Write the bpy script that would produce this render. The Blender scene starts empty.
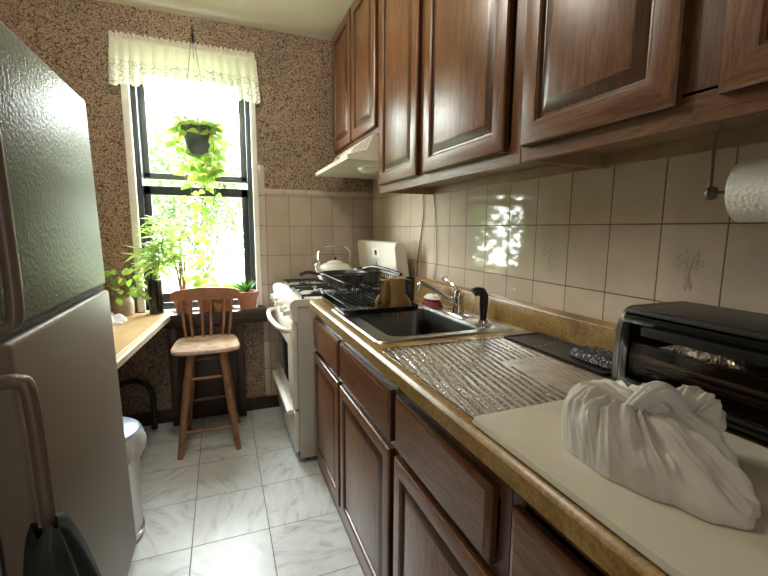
import bpy, bmesh, math, random
from mathutils import Vector, Matrix
from mathutils import noise as mn
C = bpy.context.scene.collection
PI = math.pi
rnd = random.Random(7)

# ------------------------------------------------------------------ camera
cam = bpy.data.cameras.new('camera'); cam_o = bpy.data.objects.new('camera', cam); C.objects.link(cam_o)
YAW, PIT, ROL, FPX = math.radians(21.372), math.radians(8.022), math.radians(.348), 416.5
f = Vector((math.sin(YAW)*math.cos(PIT), math.cos(YAW)*math.cos(PIT), -math.sin(PIT)))
r = Vector((math.cos(YAW), -math.sin(YAW), 0)); u = r.cross(f)
r2 = math.cos(ROL)*r+math.sin(ROL)*u; u2 = -math.sin(ROL)*r+math.cos(ROL)*u
m = Matrix((r2, u2, -f)).transposed().to_4x4(); m.translation = (0, 0, 1.27)
cam_o.matrix_world = m
cam.sensor_width = 36; cam.lens = FPX/768*36; cam.clip_start = .02; cam.clip_end = 200
bpy.context.scene.camera = cam_o

# ------------------------------------------------------------------ world, lamps, exposure
sc = bpy.context.scene
sc.view_settings.view_transform = 'Standard'; sc.view_settings.look = 'None'
sc.view_settings.gamma = 1; sc.view_settings.exposure = 1.72
sc.view_settings.use_curve_mapping = False
sc.cycles.use_denoising = True
sc.cycles.max_bounces = 14; sc.cycles.diffuse_bounces = 8; sc.cycles.glossy_bounces = 6
sc.cycles.transparent_max_bounces = 16
sc.cycles.sample_clamp_indirect = 12
w = bpy.data.worlds.new('world'); sc.world = w; w.use_nodes = True
bg = w.node_tree.nodes['Background']; bg.inputs[0].default_value = (.97, 1.0, 1.0, 1); bg.inputs[1].default_value = 16
def area(name, loc, rot, sx, sy, power, col=(1, 1, 1), portal=False):
    l = bpy.data.lights.new(name, 'AREA'); l.shape = 'RECTANGLE'; l.size = sx; l.size_y = sy
    l.energy = power; l.color = col
    if portal: l.cycles.is_portal = True
    o = bpy.data.objects.new(name, l); C.objects.link(o); o.location = loc; o.rotation_euler = rot
    return o
area('window_portal', (-.12, 3.09, 1.5), (-PI/2, 0, 0), .74, 1.5, 0, portal=True)
# added fill light, unseen, set at the doorway behind the photographer
area('doorway_fill', (-.1, -1.45, 1.35), (PI/2, 0, 0), .9, 1.9, 2.2, (1, .95, .87))

# added fill lamp under the ceiling, unseen above the top edge of the picture
pl = bpy.data.lights.new('ceiling_fill_bulb', 'POINT'); pl.energy = 8.5; pl.color = (1, .92, .79); pl.shadow_soft_size = .13
po = bpy.data.objects.new('ceiling_fill_bulb', pl); C.objects.link(po); po.location = (-.1, 1.6, 2.34)

# ------------------------------------------------------------------ material helpers
def newmat(name):
    mt = bpy.data.materials.new(name); mt.use_nodes = True
    return mt, mt.node_tree, mt.node_tree.nodes['Principled BSDF']
def N(nt, typ, **kw):
    n = nt.nodes.new(typ)
    for k, v in kw.items():
        if k.startswith('_'): n.inputs[k[1:].replace('_', ' ')].default_value = v
        else: setattr(n, k, v)
    return n
def L(nt, a, b): nt.links.new(a, b)
def ramp(nt, fac, stops):
    n = nt.nodes.new('ShaderNodeValToRGB'); cr = n.color_ramp
    while len(cr.elements) < len(stops): cr.elements.new(.5)
    for e, (p, c) in zip(cr.elements, stops): e.position = p; e.color = (*c, 1) if len(c) == 3 else c
    L(nt, fac, n.inputs[0]); return n
def coords(nt, scale=(1, 1, 1), loc=(0, 0, 0)):
    g = nt.nodes.new('ShaderNodeNewGeometry'); mp = nt.nodes.new('ShaderNodeMapping')
    mp.inputs['Scale'].default_value = scale; mp.inputs['Location'].default_value = loc
    L(nt, g.outputs['Position'], mp.inputs['Vector']); return mp.outputs[0]
def bump(nt, bs, h, strength=.3, dist=.002):
    b = nt.nodes.new('ShaderNodeBump'); b.inputs['Strength'].default_value = strength; b.inputs['Distance'].default_value = dist
    L(nt, h, b.inputs['Height']); L(nt, b.outputs[0], bs.inputs['Normal']); return b
def noise(nt, vec, scale, detail=4, rough=.6, dist=0):
    n = nt.nodes.new('ShaderNodeTexNoise'); n.inputs['Scale'].default_value = scale; n.inputs['Detail'].default_value = detail
    n.inputs['Roughness'].default_value = rough; n.inputs['Distortion'].default_value = dist
    L(nt, vec, n.inputs['Vector']); return n
def simple(name, col, rough=.5, metal=0, spec=.5, var=.0, bumps=0, bscale=200, trans=0):
    mt, nt, bs = newmat(name)
    bs.inputs['Base Color'].default_value = (*col, 1); bs.inputs['Roughness'].default_value = rough
    bs.inputs['Metallic'].default_value = metal; bs.inputs['Specular IOR Level'].default_value = spec
    v = coords(nt)
    if var:
        n = noise(nt, v, 14, 5)
        rp = ramp(nt, n.outputs[0], [(.3, tuple(c*(1-var) for c in col)), (.7, tuple(min(1, c*(1+var)) for c in col))])
        L(nt, rp.outputs[0], bs.inputs['Base Color'])
    if bumps:
        n = noise(nt, v, bscale, 3); bump(nt, bs, n.outputs[0], bumps, .002)
    if trans:
        tr = nt.nodes.new('ShaderNodeBsdfTranslucent'); mx = nt.nodes.new('ShaderNodeMixShader'); mx.inputs[0].default_value = trans
        tr.inputs[0].default_value = (*[min(1, c*1.3) for c in col], 1)
        out = nt.nodes['Material Output']
        L(nt, bs.outputs[0], mx.inputs[1]); L(nt, tr.outputs[0], mx.inputs[2]); L(nt, mx.outputs[0], out.inputs[0])
    return mt
def oak(name, scale, tone=1.0):
    mt, nt, bs = newmat(name)
    v = coords(nt, scale)
    n = noise(nt, v, 9, 6, .62, 1.4)
    rp = ramp(nt, n.outputs[0], [(.28, (.075*tone, .027*tone, .011*tone)), (.5, (.175*tone, .071*tone, .029*tone)), (.72, (.28*tone, .124*tone, .054*tone))])
    n2 = noise(nt, v, 60, 3, .6)
    pore = ramp(nt, n2.outputs[0], [(.42, (.55, .5, .45)), (.56, (1, 1, 1))])
    mx = N(nt, 'ShaderNodeMixRGB', blend_type='MULTIPLY'); mx.inputs[0].default_value = .55
    L(nt, rp.outputs[0], mx.inputs[1]); L(nt, pore.outputs[0], mx.inputs[2]); L(nt, mx.outputs[0], bs.inputs['Base Color'])
    bs.inputs['Roughness'].default_value = .3; bs.inputs['Specular IOR Level'].default_value = .55
    bump(nt, bs, n2.outputs[0], .25, .001)
    return mt
M = {}
M['oak_v'] = oak('oak_vertical_grain', (7, 7, .55)); M['oak_h'] = oak('oak_horizontal_grain', (7, .55, 7))
M['oak_groove'] = oak('oak_groove_shade', (7, 7, .55), .45)  # shade in grooves and on door edges put into the colour as darker oak
M['oak_fv'] = oak('face_frame_oak_shaded', (7, 7, .55), .8)  # shade on the stiles between doors painted in as a darker tone
M['oak_dark'] = simple('dark_oak', (.045, .018, .009), .4, var=.3)
M['oak_light'] = simple('under_cabinet_board', (.30, .20, .12), .45, var=.15)

def wallpaper():
    mt, nt, bs = newmat('patterned_wallpaper')
    v = coords(nt)
    nz = noise(nt, v, 44, 1.3, .5, 2.4)
    vo = nt.nodes.new('ShaderNodeTexVoronoi'); vo.inputs['Scale'].default_value = 55; L(nt, v, vo.inputs['Vector'])
    a = N(nt, 'ShaderNodeMath', operation='MULTIPLY_ADD'); a.inputs[1].default_value = .35; L(nt, vo.outputs['Distance'], a.inputs[0]); L(nt, nz.outputs[0], a.inputs[2])
    rp = ramp(nt, a.outputs[0], [(.50, (.09, .057, .040)), (.56, (.16, .108, .077)), (.60, (.37, .275, .20)), (.70, (.44, .34, .25)), (.76, (.22, .15, .105)), (.84, (.10, .06, .04))])
    big = noise(nt, v, 2.0, 2); rb = ramp(nt, big.outputs[0], [(.3, (.85, .85, .85)), (.7, (1.05, 1.0, .97))])
    mx = N(nt, 'ShaderNodeMixRGB', blend_type='MULTIPLY'); mx.inputs[0].default_value = 1
    L(nt, rp.outputs[0], mx.inputs[1]); L(nt, rb.outputs[0], mx.inputs[2]); L(nt, mx.outputs[0], bs.inputs['Base Color'])
    bs.inputs['Roughness'].default_value = .6; bs.inputs['Specular IOR Level'].default_value = .3
    return mt
M['wallpaper'] = wallpaper()
def tiles(name, col, joint, axes, tw, th, off, rough=.13, jw=.0025, vein=False):
    """square tiles; axes = which two position axes run along the surface"""
    mt, nt, bs = newmat(name)
    g = nt.nodes.new('ShaderNodeNewGeometry'); sp = nt.nodes.new('ShaderNodeSeparateXYZ'); L(nt, g.outputs['Position'], sp.inputs[0])
    outs = []; cells = []
    for ax, t, o in ((axes[0], tw, off[0]), (axes[1], th, off[1])):
        s = N(nt, 'ShaderNodeMath', operation='SUBTRACT'); L(nt, sp.outputs[ax], s.inputs[0]); s.inputs[1].default_value = o
        d = N(nt, 'ShaderNodeMath', operation='DIVIDE'); L(nt, s.outputs[0], d.inputs[0]); d.inputs[1].default_value = t
        fl = N(nt, 'ShaderNodeMath', operation='FLOOR'); L(nt, d.outputs[0], fl.inputs[0]); cells.append(fl.outputs[0])
        fr = N(nt, 'ShaderNodeMath', operation='SUBTRACT'); L(nt, d.outputs[0], fr.inputs[0]); L(nt, fl.outputs[0], fr.inputs[1])
        pp = N(nt, 'ShaderNodeMath', operation='SUBTRACT'); L(nt, fr.outputs[0], pp.inputs[0]); pp.inputs[1].default_value = .5
        ab = N(nt, 'ShaderNodeMath', operation='ABSOLUTE'); L(nt, pp.outputs[0], ab.inputs[0])
        e = N(nt, 'ShaderNodeMath', operation='SUBTRACT'); e.inputs[0].default_value = .5; L(nt, ab.outputs[0], e.inputs[1])
        q = N(nt, 'ShaderNodeMath', operation='MULTIPLY'); L(nt, e.outputs[0], q.inputs[0]); q.inputs[1].default_value = t
        outs.append(q.outputs[0])
    mn = N(nt, 'ShaderNodeMath', operation='MINIMUM'); L(nt, outs[0], mn.inputs[0]); L(nt, outs[1], mn.inputs[1])
    mr = N(nt, 'ShaderNodeMapRange'); mr.interpolation_type = 'SMOOTHSTEP'
    mr.inputs['From Min'].default_value = jw*.4; mr.inputs['From Max'].default_value = jw; L(nt, mn.outputs[0], mr.inputs['Value'])
    cb = N(nt, 'ShaderNodeCombineXYZ'); L(nt, cells[0], cb.inputs[0]); L(nt, cells[1], cb.inputs[1])
    wn = nt.nodes.new('ShaderNodeTexWhiteNoise'); L(nt, cb.outputs[0], wn.inputs['Vector'])
    v = coords(nt)
    if vein:
        # every tile has its own marbling direction
        sc_ = N(nt, 'ShaderNodeVectorMath', operation='MULTIPLY_ADD'); L(nt, wn.outputs['Color'], sc_.inputs[0]); sc_.inputs[1].default_value = (7, 7, 7); L(nt, v, sc_.inputs[2])
        rt = N(nt, 'ShaderNodeVectorRotate', rotation_type='Z_AXIS'); L(nt, sc_.outputs[0], rt.inputs['Vector'])
        an = N(nt, 'ShaderNodeMath', operation='MULTIPLY'); L(nt, wn.outputs['Value'], an.inputs[0]); an.inputs[1].default_value = 3.1; L(nt, an.outputs[0], rt.inputs['Angle'])
        st = N(nt, 'ShaderNodeMapping'); st.inputs['Scale'].default_value = (1, 2.6, 1); L(nt, rt.outputs[0], st.inputs['Vector'])
        nz = noise(nt, st.outputs[0], 5.5, 8, .62, 1.2)
        rp = ramp(nt, nz.outputs[0], [(.3, tuple(c*.60 for c in col)), (.46, tuple(c*.9 for c in col)), (.62, col), (.8, tuple(c*1.12 for c in col))])
    else:
        nz = noise(nt, v, 7, 4); rp = ramp(nt, nz.outputs[0], [(.3, tuple(c*.9 for c in col)), (.7, tuple(c*1.06 for c in col))])
    vr = ramp(nt, wn.outputs['Value'], [(0, (.93, .93, .93)), (1, (1, 1, 1))])
    m1 = N(nt, 'ShaderNodeMixRGB', blend_type='MULTIPLY'); m1.inputs[0].default_value = 1; L(nt, rp.outputs[0], m1.inputs[1]); L(nt, vr.outputs[0], m1.inputs[2])
    m2 = N(nt, 'ShaderNodeMixRGB'); L(nt, mr.outputs[0], m2.inputs[0]); m2.inputs[1].default_value = (*joint, 1); L(nt, m1.outputs[0], m2.inputs[2])
    L(nt, m2.outputs[0], bs.inputs['Base Color'])
    ro = ramp(nt, mr.outputs[0], [(0, (.6,)*3), (1, (rough,)*3)]); L(nt, ro.outputs[0], bs.inputs['Roughness'])
    bs.inputs['Specular IOR Level'].default_value = .28 if not vein else .4
    # every tile is set a touch out of plane
    wv = noise(nt, v, 5, 1); ad = N(nt, 'ShaderNodeMath', operation='MULTIPLY_ADD'); L(nt, wv.outputs[0], ad.inputs[0]); ad.inputs[1].default_value = .35; L(nt, mr.outputs[0], ad.inputs[2])
    bump(nt, bs, ad.outputs[0], .6, .0022)
    return mt
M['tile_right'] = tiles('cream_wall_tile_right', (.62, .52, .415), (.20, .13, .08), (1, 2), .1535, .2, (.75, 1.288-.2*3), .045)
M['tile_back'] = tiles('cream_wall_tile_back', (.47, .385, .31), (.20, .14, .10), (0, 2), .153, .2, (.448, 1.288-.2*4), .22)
M['tile_edge'] = simple('tile_edge_strip', (.50, .42, .34), .2)
M['floor'] = tiles('marbled_floor_tile', (.66, .69, .70), (.13, .13, .12), (0, 1), .302, .3205, (-.162, 1.686), .30, .0022, vein=True)
M['ceiling'] = simple('ceiling_paint', (.74, .70, .57), .7)
M['plaster'] = simple('plain_plaster', (.42, .36, .29), .8)
M['trim_dark'] = simple('dark_brown_paint', (.035, .018, .012), .35, var=.3)
M['white_paint'] = simple('white_paint', (.78, .76, .70), .45, var=.06)
M['black_frame'] = simple('dark_window_frame', (.035, .045, .055), .35)
M['grey_frame'] = simple('grey_window_frame', (.16, .18, .19), .35)
def laminate():
    mt, nt, bs = newmat('golden_stone_laminate')
    v = coords(nt)
    a = noise(nt, v, 10, 8, .7, .6); b = noise(nt, v, 140, 3, .7)
    rp = ramp(nt, a.outputs[0], [(.3, (.17, .095, .025)), (.5, (.32, .20, .062)), (.7, (.44, .30, .11))])
    sp_ = ramp(nt, b.outputs[0], [(.38, (.6, .55, .5)), (.6, (1.05, 1.05, 1.05))])
    mx = N(nt, 'ShaderNodeMixRGB', blend_type='MULTIPLY'); mx.inputs[0].default_value = .8
    L(nt, rp.outputs[0], mx.inputs[1]); L(nt, sp_.outputs[0], mx.inputs[2]); L(nt, mx.outputs[0], bs.inputs['Base Color'])
    bs.inputs['Roughness'].default_value = .3; bump(nt, bs, b.outputs[0], .15, .001)
    return mt
M['laminate'] = laminate()
M['steel'] = simple('brushed_steel', (.62, .62, .60), .28, 1, bumps=.04, bscale=60)
M['steel_dark'] = simple('shaded_basin_steel', (.20, .20, .19), .42, 1, var=.1)  # basin shadow put into the colour, darker than the rim steel
M['chrome'] = simple('chrome', (.8, .8, .8), .08, 1)
def foil_mat():
    mt, nt, bs = newmat('ribbed_metal_sheet')
    bs.inputs['Metallic'].default_value = 1; bs.inputs['Base Color'].default_value = (.80, .79, .77, 1); bs.inputs['Roughness'].default_value = .2
    v = coords(nt)
    a = noise(nt, v, 26, 5, .65, .8); b = noise(nt, coords(nt, (1, .4, 1)), 9, 3)
    ad = N(nt, 'ShaderNodeMath', operation='MULTIPLY_ADD'); L(nt, b.outputs[0], ad.inputs[0]); ad.inputs[1].default_value = .9; L(nt, a.outputs[0], ad.inputs[2])
    bump(nt, bs, ad.outputs[0], .5, .005)
    rr = ramp(nt, a.outputs[0], [(.3, (.12,)*3), (.7, (.26,)*3)]); L(nt, rr.outputs[0], bs.inputs['Roughness'])
    return mt
M['ribbed'] = foil_mat()
M['foil'] = simple('crumpled_foil', (.95, .95, .95), .3, 1, bumps=.9, bscale=90)
M['cream_board'] = simple('cream_plastic_board', (.57, .53, .43), .32, var=.05)
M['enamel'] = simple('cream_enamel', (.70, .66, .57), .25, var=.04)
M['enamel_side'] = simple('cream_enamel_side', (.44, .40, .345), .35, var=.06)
M['white_plastic'] = simple('white_plastic', (.78, .77, .72), .35)
M['handle_black'] = simple('matt_black_handle', (.010, .009, .009), .6, 0, .15)
M['glass_dark'] = simple('dark_oven_glass', (.012, .012, .012), .07)
M['black_metal'] = simple('black_iron', (.012, .012, .013), .38, .0, .5, var=.3)
M['black_plastic'] = simple('black_plastic', (.014, .013, .013), .3)
M['black_gloss'] = simple('glossy_black', (.008, .008, .008), .15)
M['toaster_side'] = simple('toaster_grey_shell', (.13, .12, .11), .35, .6)
M['toaster_top'] = simple('toaster_top_shell', (.035, .032, .03), .38, .3)
M['brown_bar'] = simple('heater_tube', (.13, .085, .06), .45, .4)
def fridge_mat(name, col, rough, bs_scale, bstr):
    mt, nt, bs = newmat(name)
    bs.inputs['Base Color'].default_value = (*col, 1); bs.inputs['Roughness'].default_value = rough
    v = coords(nt); a = noise(nt, v, bs_scale, 2, .5); bump(nt, bs, a.outputs[0], bstr, .003)
    bs.inputs['Specular IOR Level'].default_value = .17
    return mt
M['fridge_up'] = fridge_mat('pebbled_fridge_enamel', (.15, .165, .135), .40, 105, .6)
M['fridge_low'] = fridge_mat('smooth_fridge_enamel', (.20, .165, .132), .45, 60, .03)
M['fridge_side'] = simple('fridge_side', (.30, .28, .25), .5)
M['handle'] = simple('bronze_handle', (.17, .13, .10), .38, .2)
M['gasket'] = simple('black_gasket', (.02, .018, .015), .6)
M['stool_wood'] = simple('worn_brown_wood', (.27, .125, .058), .42, var=.35)
M['seat_wood'] = simple('worn_seat_wood_sheen', (.62, .45, .33), .22, var=.35)  # window sheen on the seat put into a paler wood colour
M['table_wood'] = simple('light_wood', (.58, .38, .18), .3, var=.15)
M['table_edge'] = simple('pale_table_edge', (.66, .56, .42), .35, var=.08)
M['terracotta'] = simple('terracotta', (.33, .14, .085), .7, var=.2)
M['hang_pot'] = simple('grey_green_pot', (.10, .13, .13), .5)
M['soil'] = simple('soil', (.04, .025, .015), .9, bumps=.6)
M['leaf'] = simple('bright_green_leaf', (.22, .37, .06), .38, var=.3, trans=.5)
M['leaf2'] = simple('yellow_green_leaf', (.38, .48, .11), .38, var=.25, trans=.5)
M['leaf3'] = simple('dark_green_leaf', (.06, .17, .03), .35, var=.3, trans=.3)
M['stem'] = simple('green_stem', (.20, .28, .07), .5)
M['stem_brown'] = simple('pinkish_brown_stem', (.30, .17, .12), .6, var=.2)
M['fabric'] = simple('white_plastic_film', (.68, .66, .62), .40, trans=.15, bumps=.12, bscale=45)
M['cloth_dark'] = simple('dark_green_towel', (.013, .021, .017), .9, var=.3, bumps=.5, bscale=300)
M['paper'] = simple('paper', (.80, .78, .73), .85)
M['glove'] = simple('tan_rubber', (.36, .225, .085), .5, var=.2, trans=.12)
M['glove_pale'] = simple('yellow_rubber', (.62, .47, .15), .5, trans=.15)
M['red'] = simple('red_cloth', (.20, .022, .028), .8)
M['bin_lid'] = simple('blue_grey_plastic', (.28, .38, .50), .3)
M['napkin'] = simple('crumpled_white_paper', (.78, .78, .78), .7, var=.1)
M['jar'] = simple('beige_jar_contents', (.30, .25, .17), .4, var=.5)
def paper_towel():
    mt, nt, bs = newmat('embossed_paper'); bs.inputs['Base Color'].default_value = (.80, .78, .73, 1); bs.inputs['Roughness'].default_value = .9
    v = coords(nt); vo = nt.nodes.new('ShaderNodeTexVoronoi'); vo.inputs['Scale'].default_value = 130; L(nt, v, vo.inputs['Vector'])
    bump(nt, bs, vo.outputs['Distance'], .6, .003); return mt
M['towel_paper'] = paper_towel()
def speckle():
    mt, nt, bs = newmat('black_white_speckled_cloth'); v = coords(nt)
    n = noise(nt, v, 95, 3, .6, .8); rp = ramp(nt, n.outputs[0], [(.55, (.010, .010, .014)), (.62, (.42, .42, .45))]); L(nt, rp.outputs[0], bs.inputs['Base Color'])
    bs.inputs['Roughness'].default_value = .7; return mt
M['speckle'] = speckle()
def lace():
    mt, nt, bs = newmat('white_lace')
    bs.inputs['Base Color'].default_value = (.82, .80, .70, 1); bs.inputs['Roughness'].default_value = .8
    g = nt.nodes.new('ShaderNodeNewGeometry'); sp = nt.nodes.new('ShaderNodeSeparateXYZ'); L(nt, g.outputs['Position'], sp.inputs[0])
    # eyelet band near the hem
    mr = N(nt, 'ShaderNodeMapRange'); mr.inputs['From Min'].default_value = 2.215; mr.inputs['From Max'].default_value = 2.20; L(nt, sp.outputs[2], mr.inputs['Value'])
    vo = nt.nodes.new('ShaderNodeTexVoronoi'); vo.feature = 'DISTANCE_TO_EDGE'; vo.inputs['Scale'].default_value = 30; L(nt, coords(nt, (1, .15, 1)), vo.inputs['Vector'])
    rp = ramp(nt, vo.outputs['Distance'], [(.018, (1, 1, 1)), (.045, (0, 0, 0))])
    vo2 = nt.nodes.new('ShaderNodeTexVoronoi'); vo2.inputs['Scale'].default_value = 55; L(nt, coords(nt, (1, .15, 1)), vo2.inputs['Vector'])
    rp2 = ramp(nt, vo2.outputs['Distance'], [(.16, (1, 1, 1)), (.24, (0, 0, 0))])
    mxx = N(nt, 'ShaderNodeMath', operation='MAXIMUM'); L(nt, rp.outputs[0], mxx.inputs[0]); L(nt, rp2.outputs[0], mxx.inputs[1])
    ml = N(nt, 'ShaderNodeMath', operation='MULTIPLY'); L(nt, mxx.outputs[0], ml.inputs[0]); L(nt, mr.outputs[0], ml.inputs[1])
    cm = N(nt, 'ShaderNodeMixRGB'); L(nt, ml.outputs[0], cm.inputs[0]); cm.inputs[1].default_value = (.82, .80, .70, 1); cm.inputs[2].default_value = (.40, .38, .31, 1)
    L(nt, cm.outputs[0], bs.inputs['Base Color'])
    tr = nt.nodes.new('ShaderNodeBsdfTranslucent'); L(nt, cm.outputs[0], tr.inputs[0])
    mx = nt.nodes.new('ShaderNodeMixShader'); mx.inputs[0].default_value = .28
    L(nt, bs.outputs[0], mx.inputs[1]); L(nt, tr.outputs[0], mx.inputs[2])
    tp = nt.nodes.new('ShaderNodeBsdfTransparent')
    fa = N(nt, 'ShaderNodeMath', operation='MULTIPLY_ADD'); L(nt, mr.outputs[0], fa.inputs[0]); fa.inputs[1].default_value = .06; fa.inputs[2].default_value = .01
    mx2 = nt.nodes.new('ShaderNodeMixShader'); L(nt, fa.outputs[0], mx2.inputs[0]); L(nt, mx.outputs[0], mx2.inputs[1]); L(nt, tp.outputs[0], mx2.inputs[2])
    L(nt, mx2.outputs[0], nt.nodes['Material Output'].inputs[0]); return mt
M['lace'] = lace()
def glass(name, tint=(.96, .98, .97), r0=.04):
    mt, nt, bs = newmat(name)
    gl = nt.nodes.new('ShaderNodeBsdfGlossy'); gl.inputs['Roughness'].default_value = .02
    tp = nt.nodes.new('ShaderNodeBsdfTransparent'); tp.inputs[0].default_value = (*tint, 1)
    lw = nt.nodes.new('ShaderNodeLayerWeight'); lw.inputs[0].default_value = .5
    pw = N(nt, 'ShaderNodeMath', operation='POWER'); L(nt, lw.outputs['Facing'], pw.inputs[0]); pw.inputs[1].default_value = 5
    fr = N(nt, 'ShaderNodeMath', operation='MULTIPLY_ADD'); L(nt, pw.outputs[0], fr.inputs[0]); fr.inputs[1].default_value = .9 if r0 > .01 else .3; fr.inputs[2].default_value = r0
    mx = nt.nodes.new('ShaderNodeMixShader')
    L(nt, fr.outputs[0], mx.inputs[0]); L(nt, tp.outputs[0], mx.inputs[1]); L(nt, gl.outputs[0], mx.inputs[2])
    L(nt, mx.outputs[0], nt.nodes['Material Output'].inputs[0]); return mt
M['glass'] = glass('window_glass'); M['glass_smoked'] = glass('smoked_door_glass', (.75, .72, .68), .004)
M['bark'] = simple('grey_bark', (.06, .055, .05), .9, var=.2)
M['tree_leaf'] = simple('outdoor_leaf', (.055, .085, .026), .6, var=.3, trans=.4)
M['grass'] = simple('lawn', (.15, .20, .08), .9, var=.3)
M['brick'] = simple('pale_facade', (.45, .42, .38), .9, var=.1)

# ------------------------------------------------------------------ mesh helpers
class MB:
    def __init__(s): s.bm = bmesh.new(); s.mi = 0
    def _faces(s, geom):
        for g in geom: g.material_index = s.mi
    def box(s, x0, x1, y0, y1, z0, z1, bev=0, seg=2):
        b = bmesh.new(); bmesh.ops.create_cube(b, size=1)
        for v in b.verts: v.co = Vector(((x0+x1)/2+v.co.x*(x1-x0), (y0+y1)/2+v.co.y*(y1-y0), (z0+z1)/2+v.co.z*(z1-z0)))
        if bev: bmesh.ops.bevel(b, geom=b.edges[:], offset=bev, segments=seg, profile=.5, affect='EDGES')
        s.join(b); return s
    def join(s, b, mat=None):
        mp = {}
        for v in b.verts: mp[v] = s.bm.verts.new(mat @ v.co if mat else v.co)
        for fc in b.faces:
            try: n = s.bm.faces.new([mp[v] for v in fc.verts]); n.material_index = s.mi
            except ValueError: pass
        b.free()
    def rings(s, rings, closed=True, cap0=True, cap1=True, wrap=False):
        vs = [[s.bm.verts.new(p) for p in rg] for rg in rings]
        n = len(vs[0]); K = len(vs)
        for i in range(K if wrap else K-1):
            a, b = vs[i], vs[(i+1) % K]
            for j in range(n if closed else n-1):
                k = (j+1) % n
                try: fc = s.bm.faces.new((a[j], a[k], b[k], b[j])); fc.material_index = s.mi
                except ValueError: pass
        if closed and not wrap:
            if cap0: s.bm.faces.new(vs[0][::-1]).material_index = s.mi
            if cap1: s.bm.faces.new(vs[-1]).material_index = s.mi
        return s
    def tube(s, pts, rad, n=10, cap=True, closed=False):
        pts = [Vector(p) for p in pts]; K = len(pts)
        rads = rad if isinstance(rad, (list, tuple)) else [rad]*K
        rg = []; up = None
        for i, p in enumerate(pts):
            if closed: t = (pts[(i+1) % K]-pts[i-1]).normalized()
            else: t = (pts[min(i+1, K-1)]-pts[max(i-1, 0)]).normalized()
            if up is None: up = t.orthogonal().normalized()
            up = (up-t*up.dot(t)).normalized(); sd = t.cross(up)
            rg.append([p+rads[i]*(math.cos(2*PI*j/n)*up+math.sin(2*PI*j/n)*sd) for j in range(n)])
        return s.rings(rg, True, cap, cap, wrap=closed)
    def lathe(s, c, prof, n=32, axis='z', cap0=False, cap1=False):
        c = Vector(c); rg = []
        for (rr, h) in prof:
            ring = []
            for j in range(n):
                a = 2*PI*j/n; p, q = rr*math.cos(a), rr*math.sin(a)
                ring.append(c+(Vector((p, q, h)) if axis == 'z' else Vector((p, h, q)) if axis == 'y' else Vector((h, p, q))))
            rg.append(ring)
        return s.rings(rg, True, cap0, cap1)
    def grid(s, fn, nu, nv):
        vs = [[s.bm.verts.new(fn(i/nu, j/nv)) for j in range(nv+1)] for i in range(nu+1)]
        for i in range(nu):
            for j in range(nv):
                fc = s.bm.faces.new((vs[i][j], vs[i+1][j], vs[i+1][j+1], vs[i][j+1])); fc.material_index = s.mi
        return s
    def prism_y(s, prof, y0, y1):
        return s.rings([[Vector((p[0], y0, p[1])) for p in prof], [Vector((p[0], y1, p[1])) for p in prof]])
    def poly(s, pts):
        s.bm.faces.new([s.bm.verts.new(p) for p in pts]).material_index = s.mi; return s
def smooth_path(pts, n=6):
    pts = [Vector(p) for p in pts]; out = []
    for i in range(len(pts)-1):
        p0 = pts[max(i-1, 0)]; p1 = pts[i]; p2 = pts[i+1]; p3 = pts[min(i+2, len(pts)-1)]
        for k in range(n):
            t = k/n
            out.append(.5*((2*p1)+(-p0+p2)*t+(2*p0-5*p1+4*p2-p3)*t*t+(-p0+3*p1-3*p2+p3)*t**3))
    out.append(pts[-1]); return out
def obj(name, mb, mats, parent=None, origin=(0, 0, 0), smooth=True, angle=35):
    """links ONE mesh; geometry is given in world coordinates (or in the thing's own frame if origin is None)"""
    if not isinstance(mats, (list, tuple)): mats = [mats]
    me = bpy.data.meshes.new(name)
    bmesh.ops.recalc_face_normals(mb.bm, faces=mb.bm.faces[:])
    if parent is not None: off = Vector(parent['o_'])
    else: off = Vector(origin)
    bmesh.ops.translate(mb.bm, verts=mb.bm.verts[:], vec=-off)
    mb.bm.to_mesh(me); mb.bm.free()
    for k in mats: me.materials.append(M[k])
    if smooth:
        me.shade_smooth()
        try: me.set_sharp_from_angle(angle=math.radians(angle))
        except Exception: pass
    o = bpy.data.objects.new(name, me); C.objects.link(o); o['o_'] = tuple(off)
    if parent is not None: o.parent = parent
    else: o.location = off
    return o
def tag(o, label=None, cat=None, group=None, kind=None):
    if label: o['label'] = label
    if cat: o['category'] = cat
    if group: o['group'] = group
    if kind: o['kind'] = kind
    return o
def thing(name, label, cat, loc=(0, 0, 0), group=None):
    o = bpy.data.objects.new(name, None); C.objects.link(o); o.location = loc; o['o_'] = tuple(loc)
    o.empty_display_size = .05
    return tag(o, label, cat, group)
def struct(name, mb, mats, **k): return tag(obj(name, mb, mats, **k), kind='structure')

XW, YB, XL, YN, ZC = 1.06, 2.95, -1.15, -1.6, 2.53   # right wall, window wall, left wall, near wall, ceiling
WX0, WX1, WZ0, WZ1 = -.470, .228, .75, 2.24             # window opening

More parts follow.
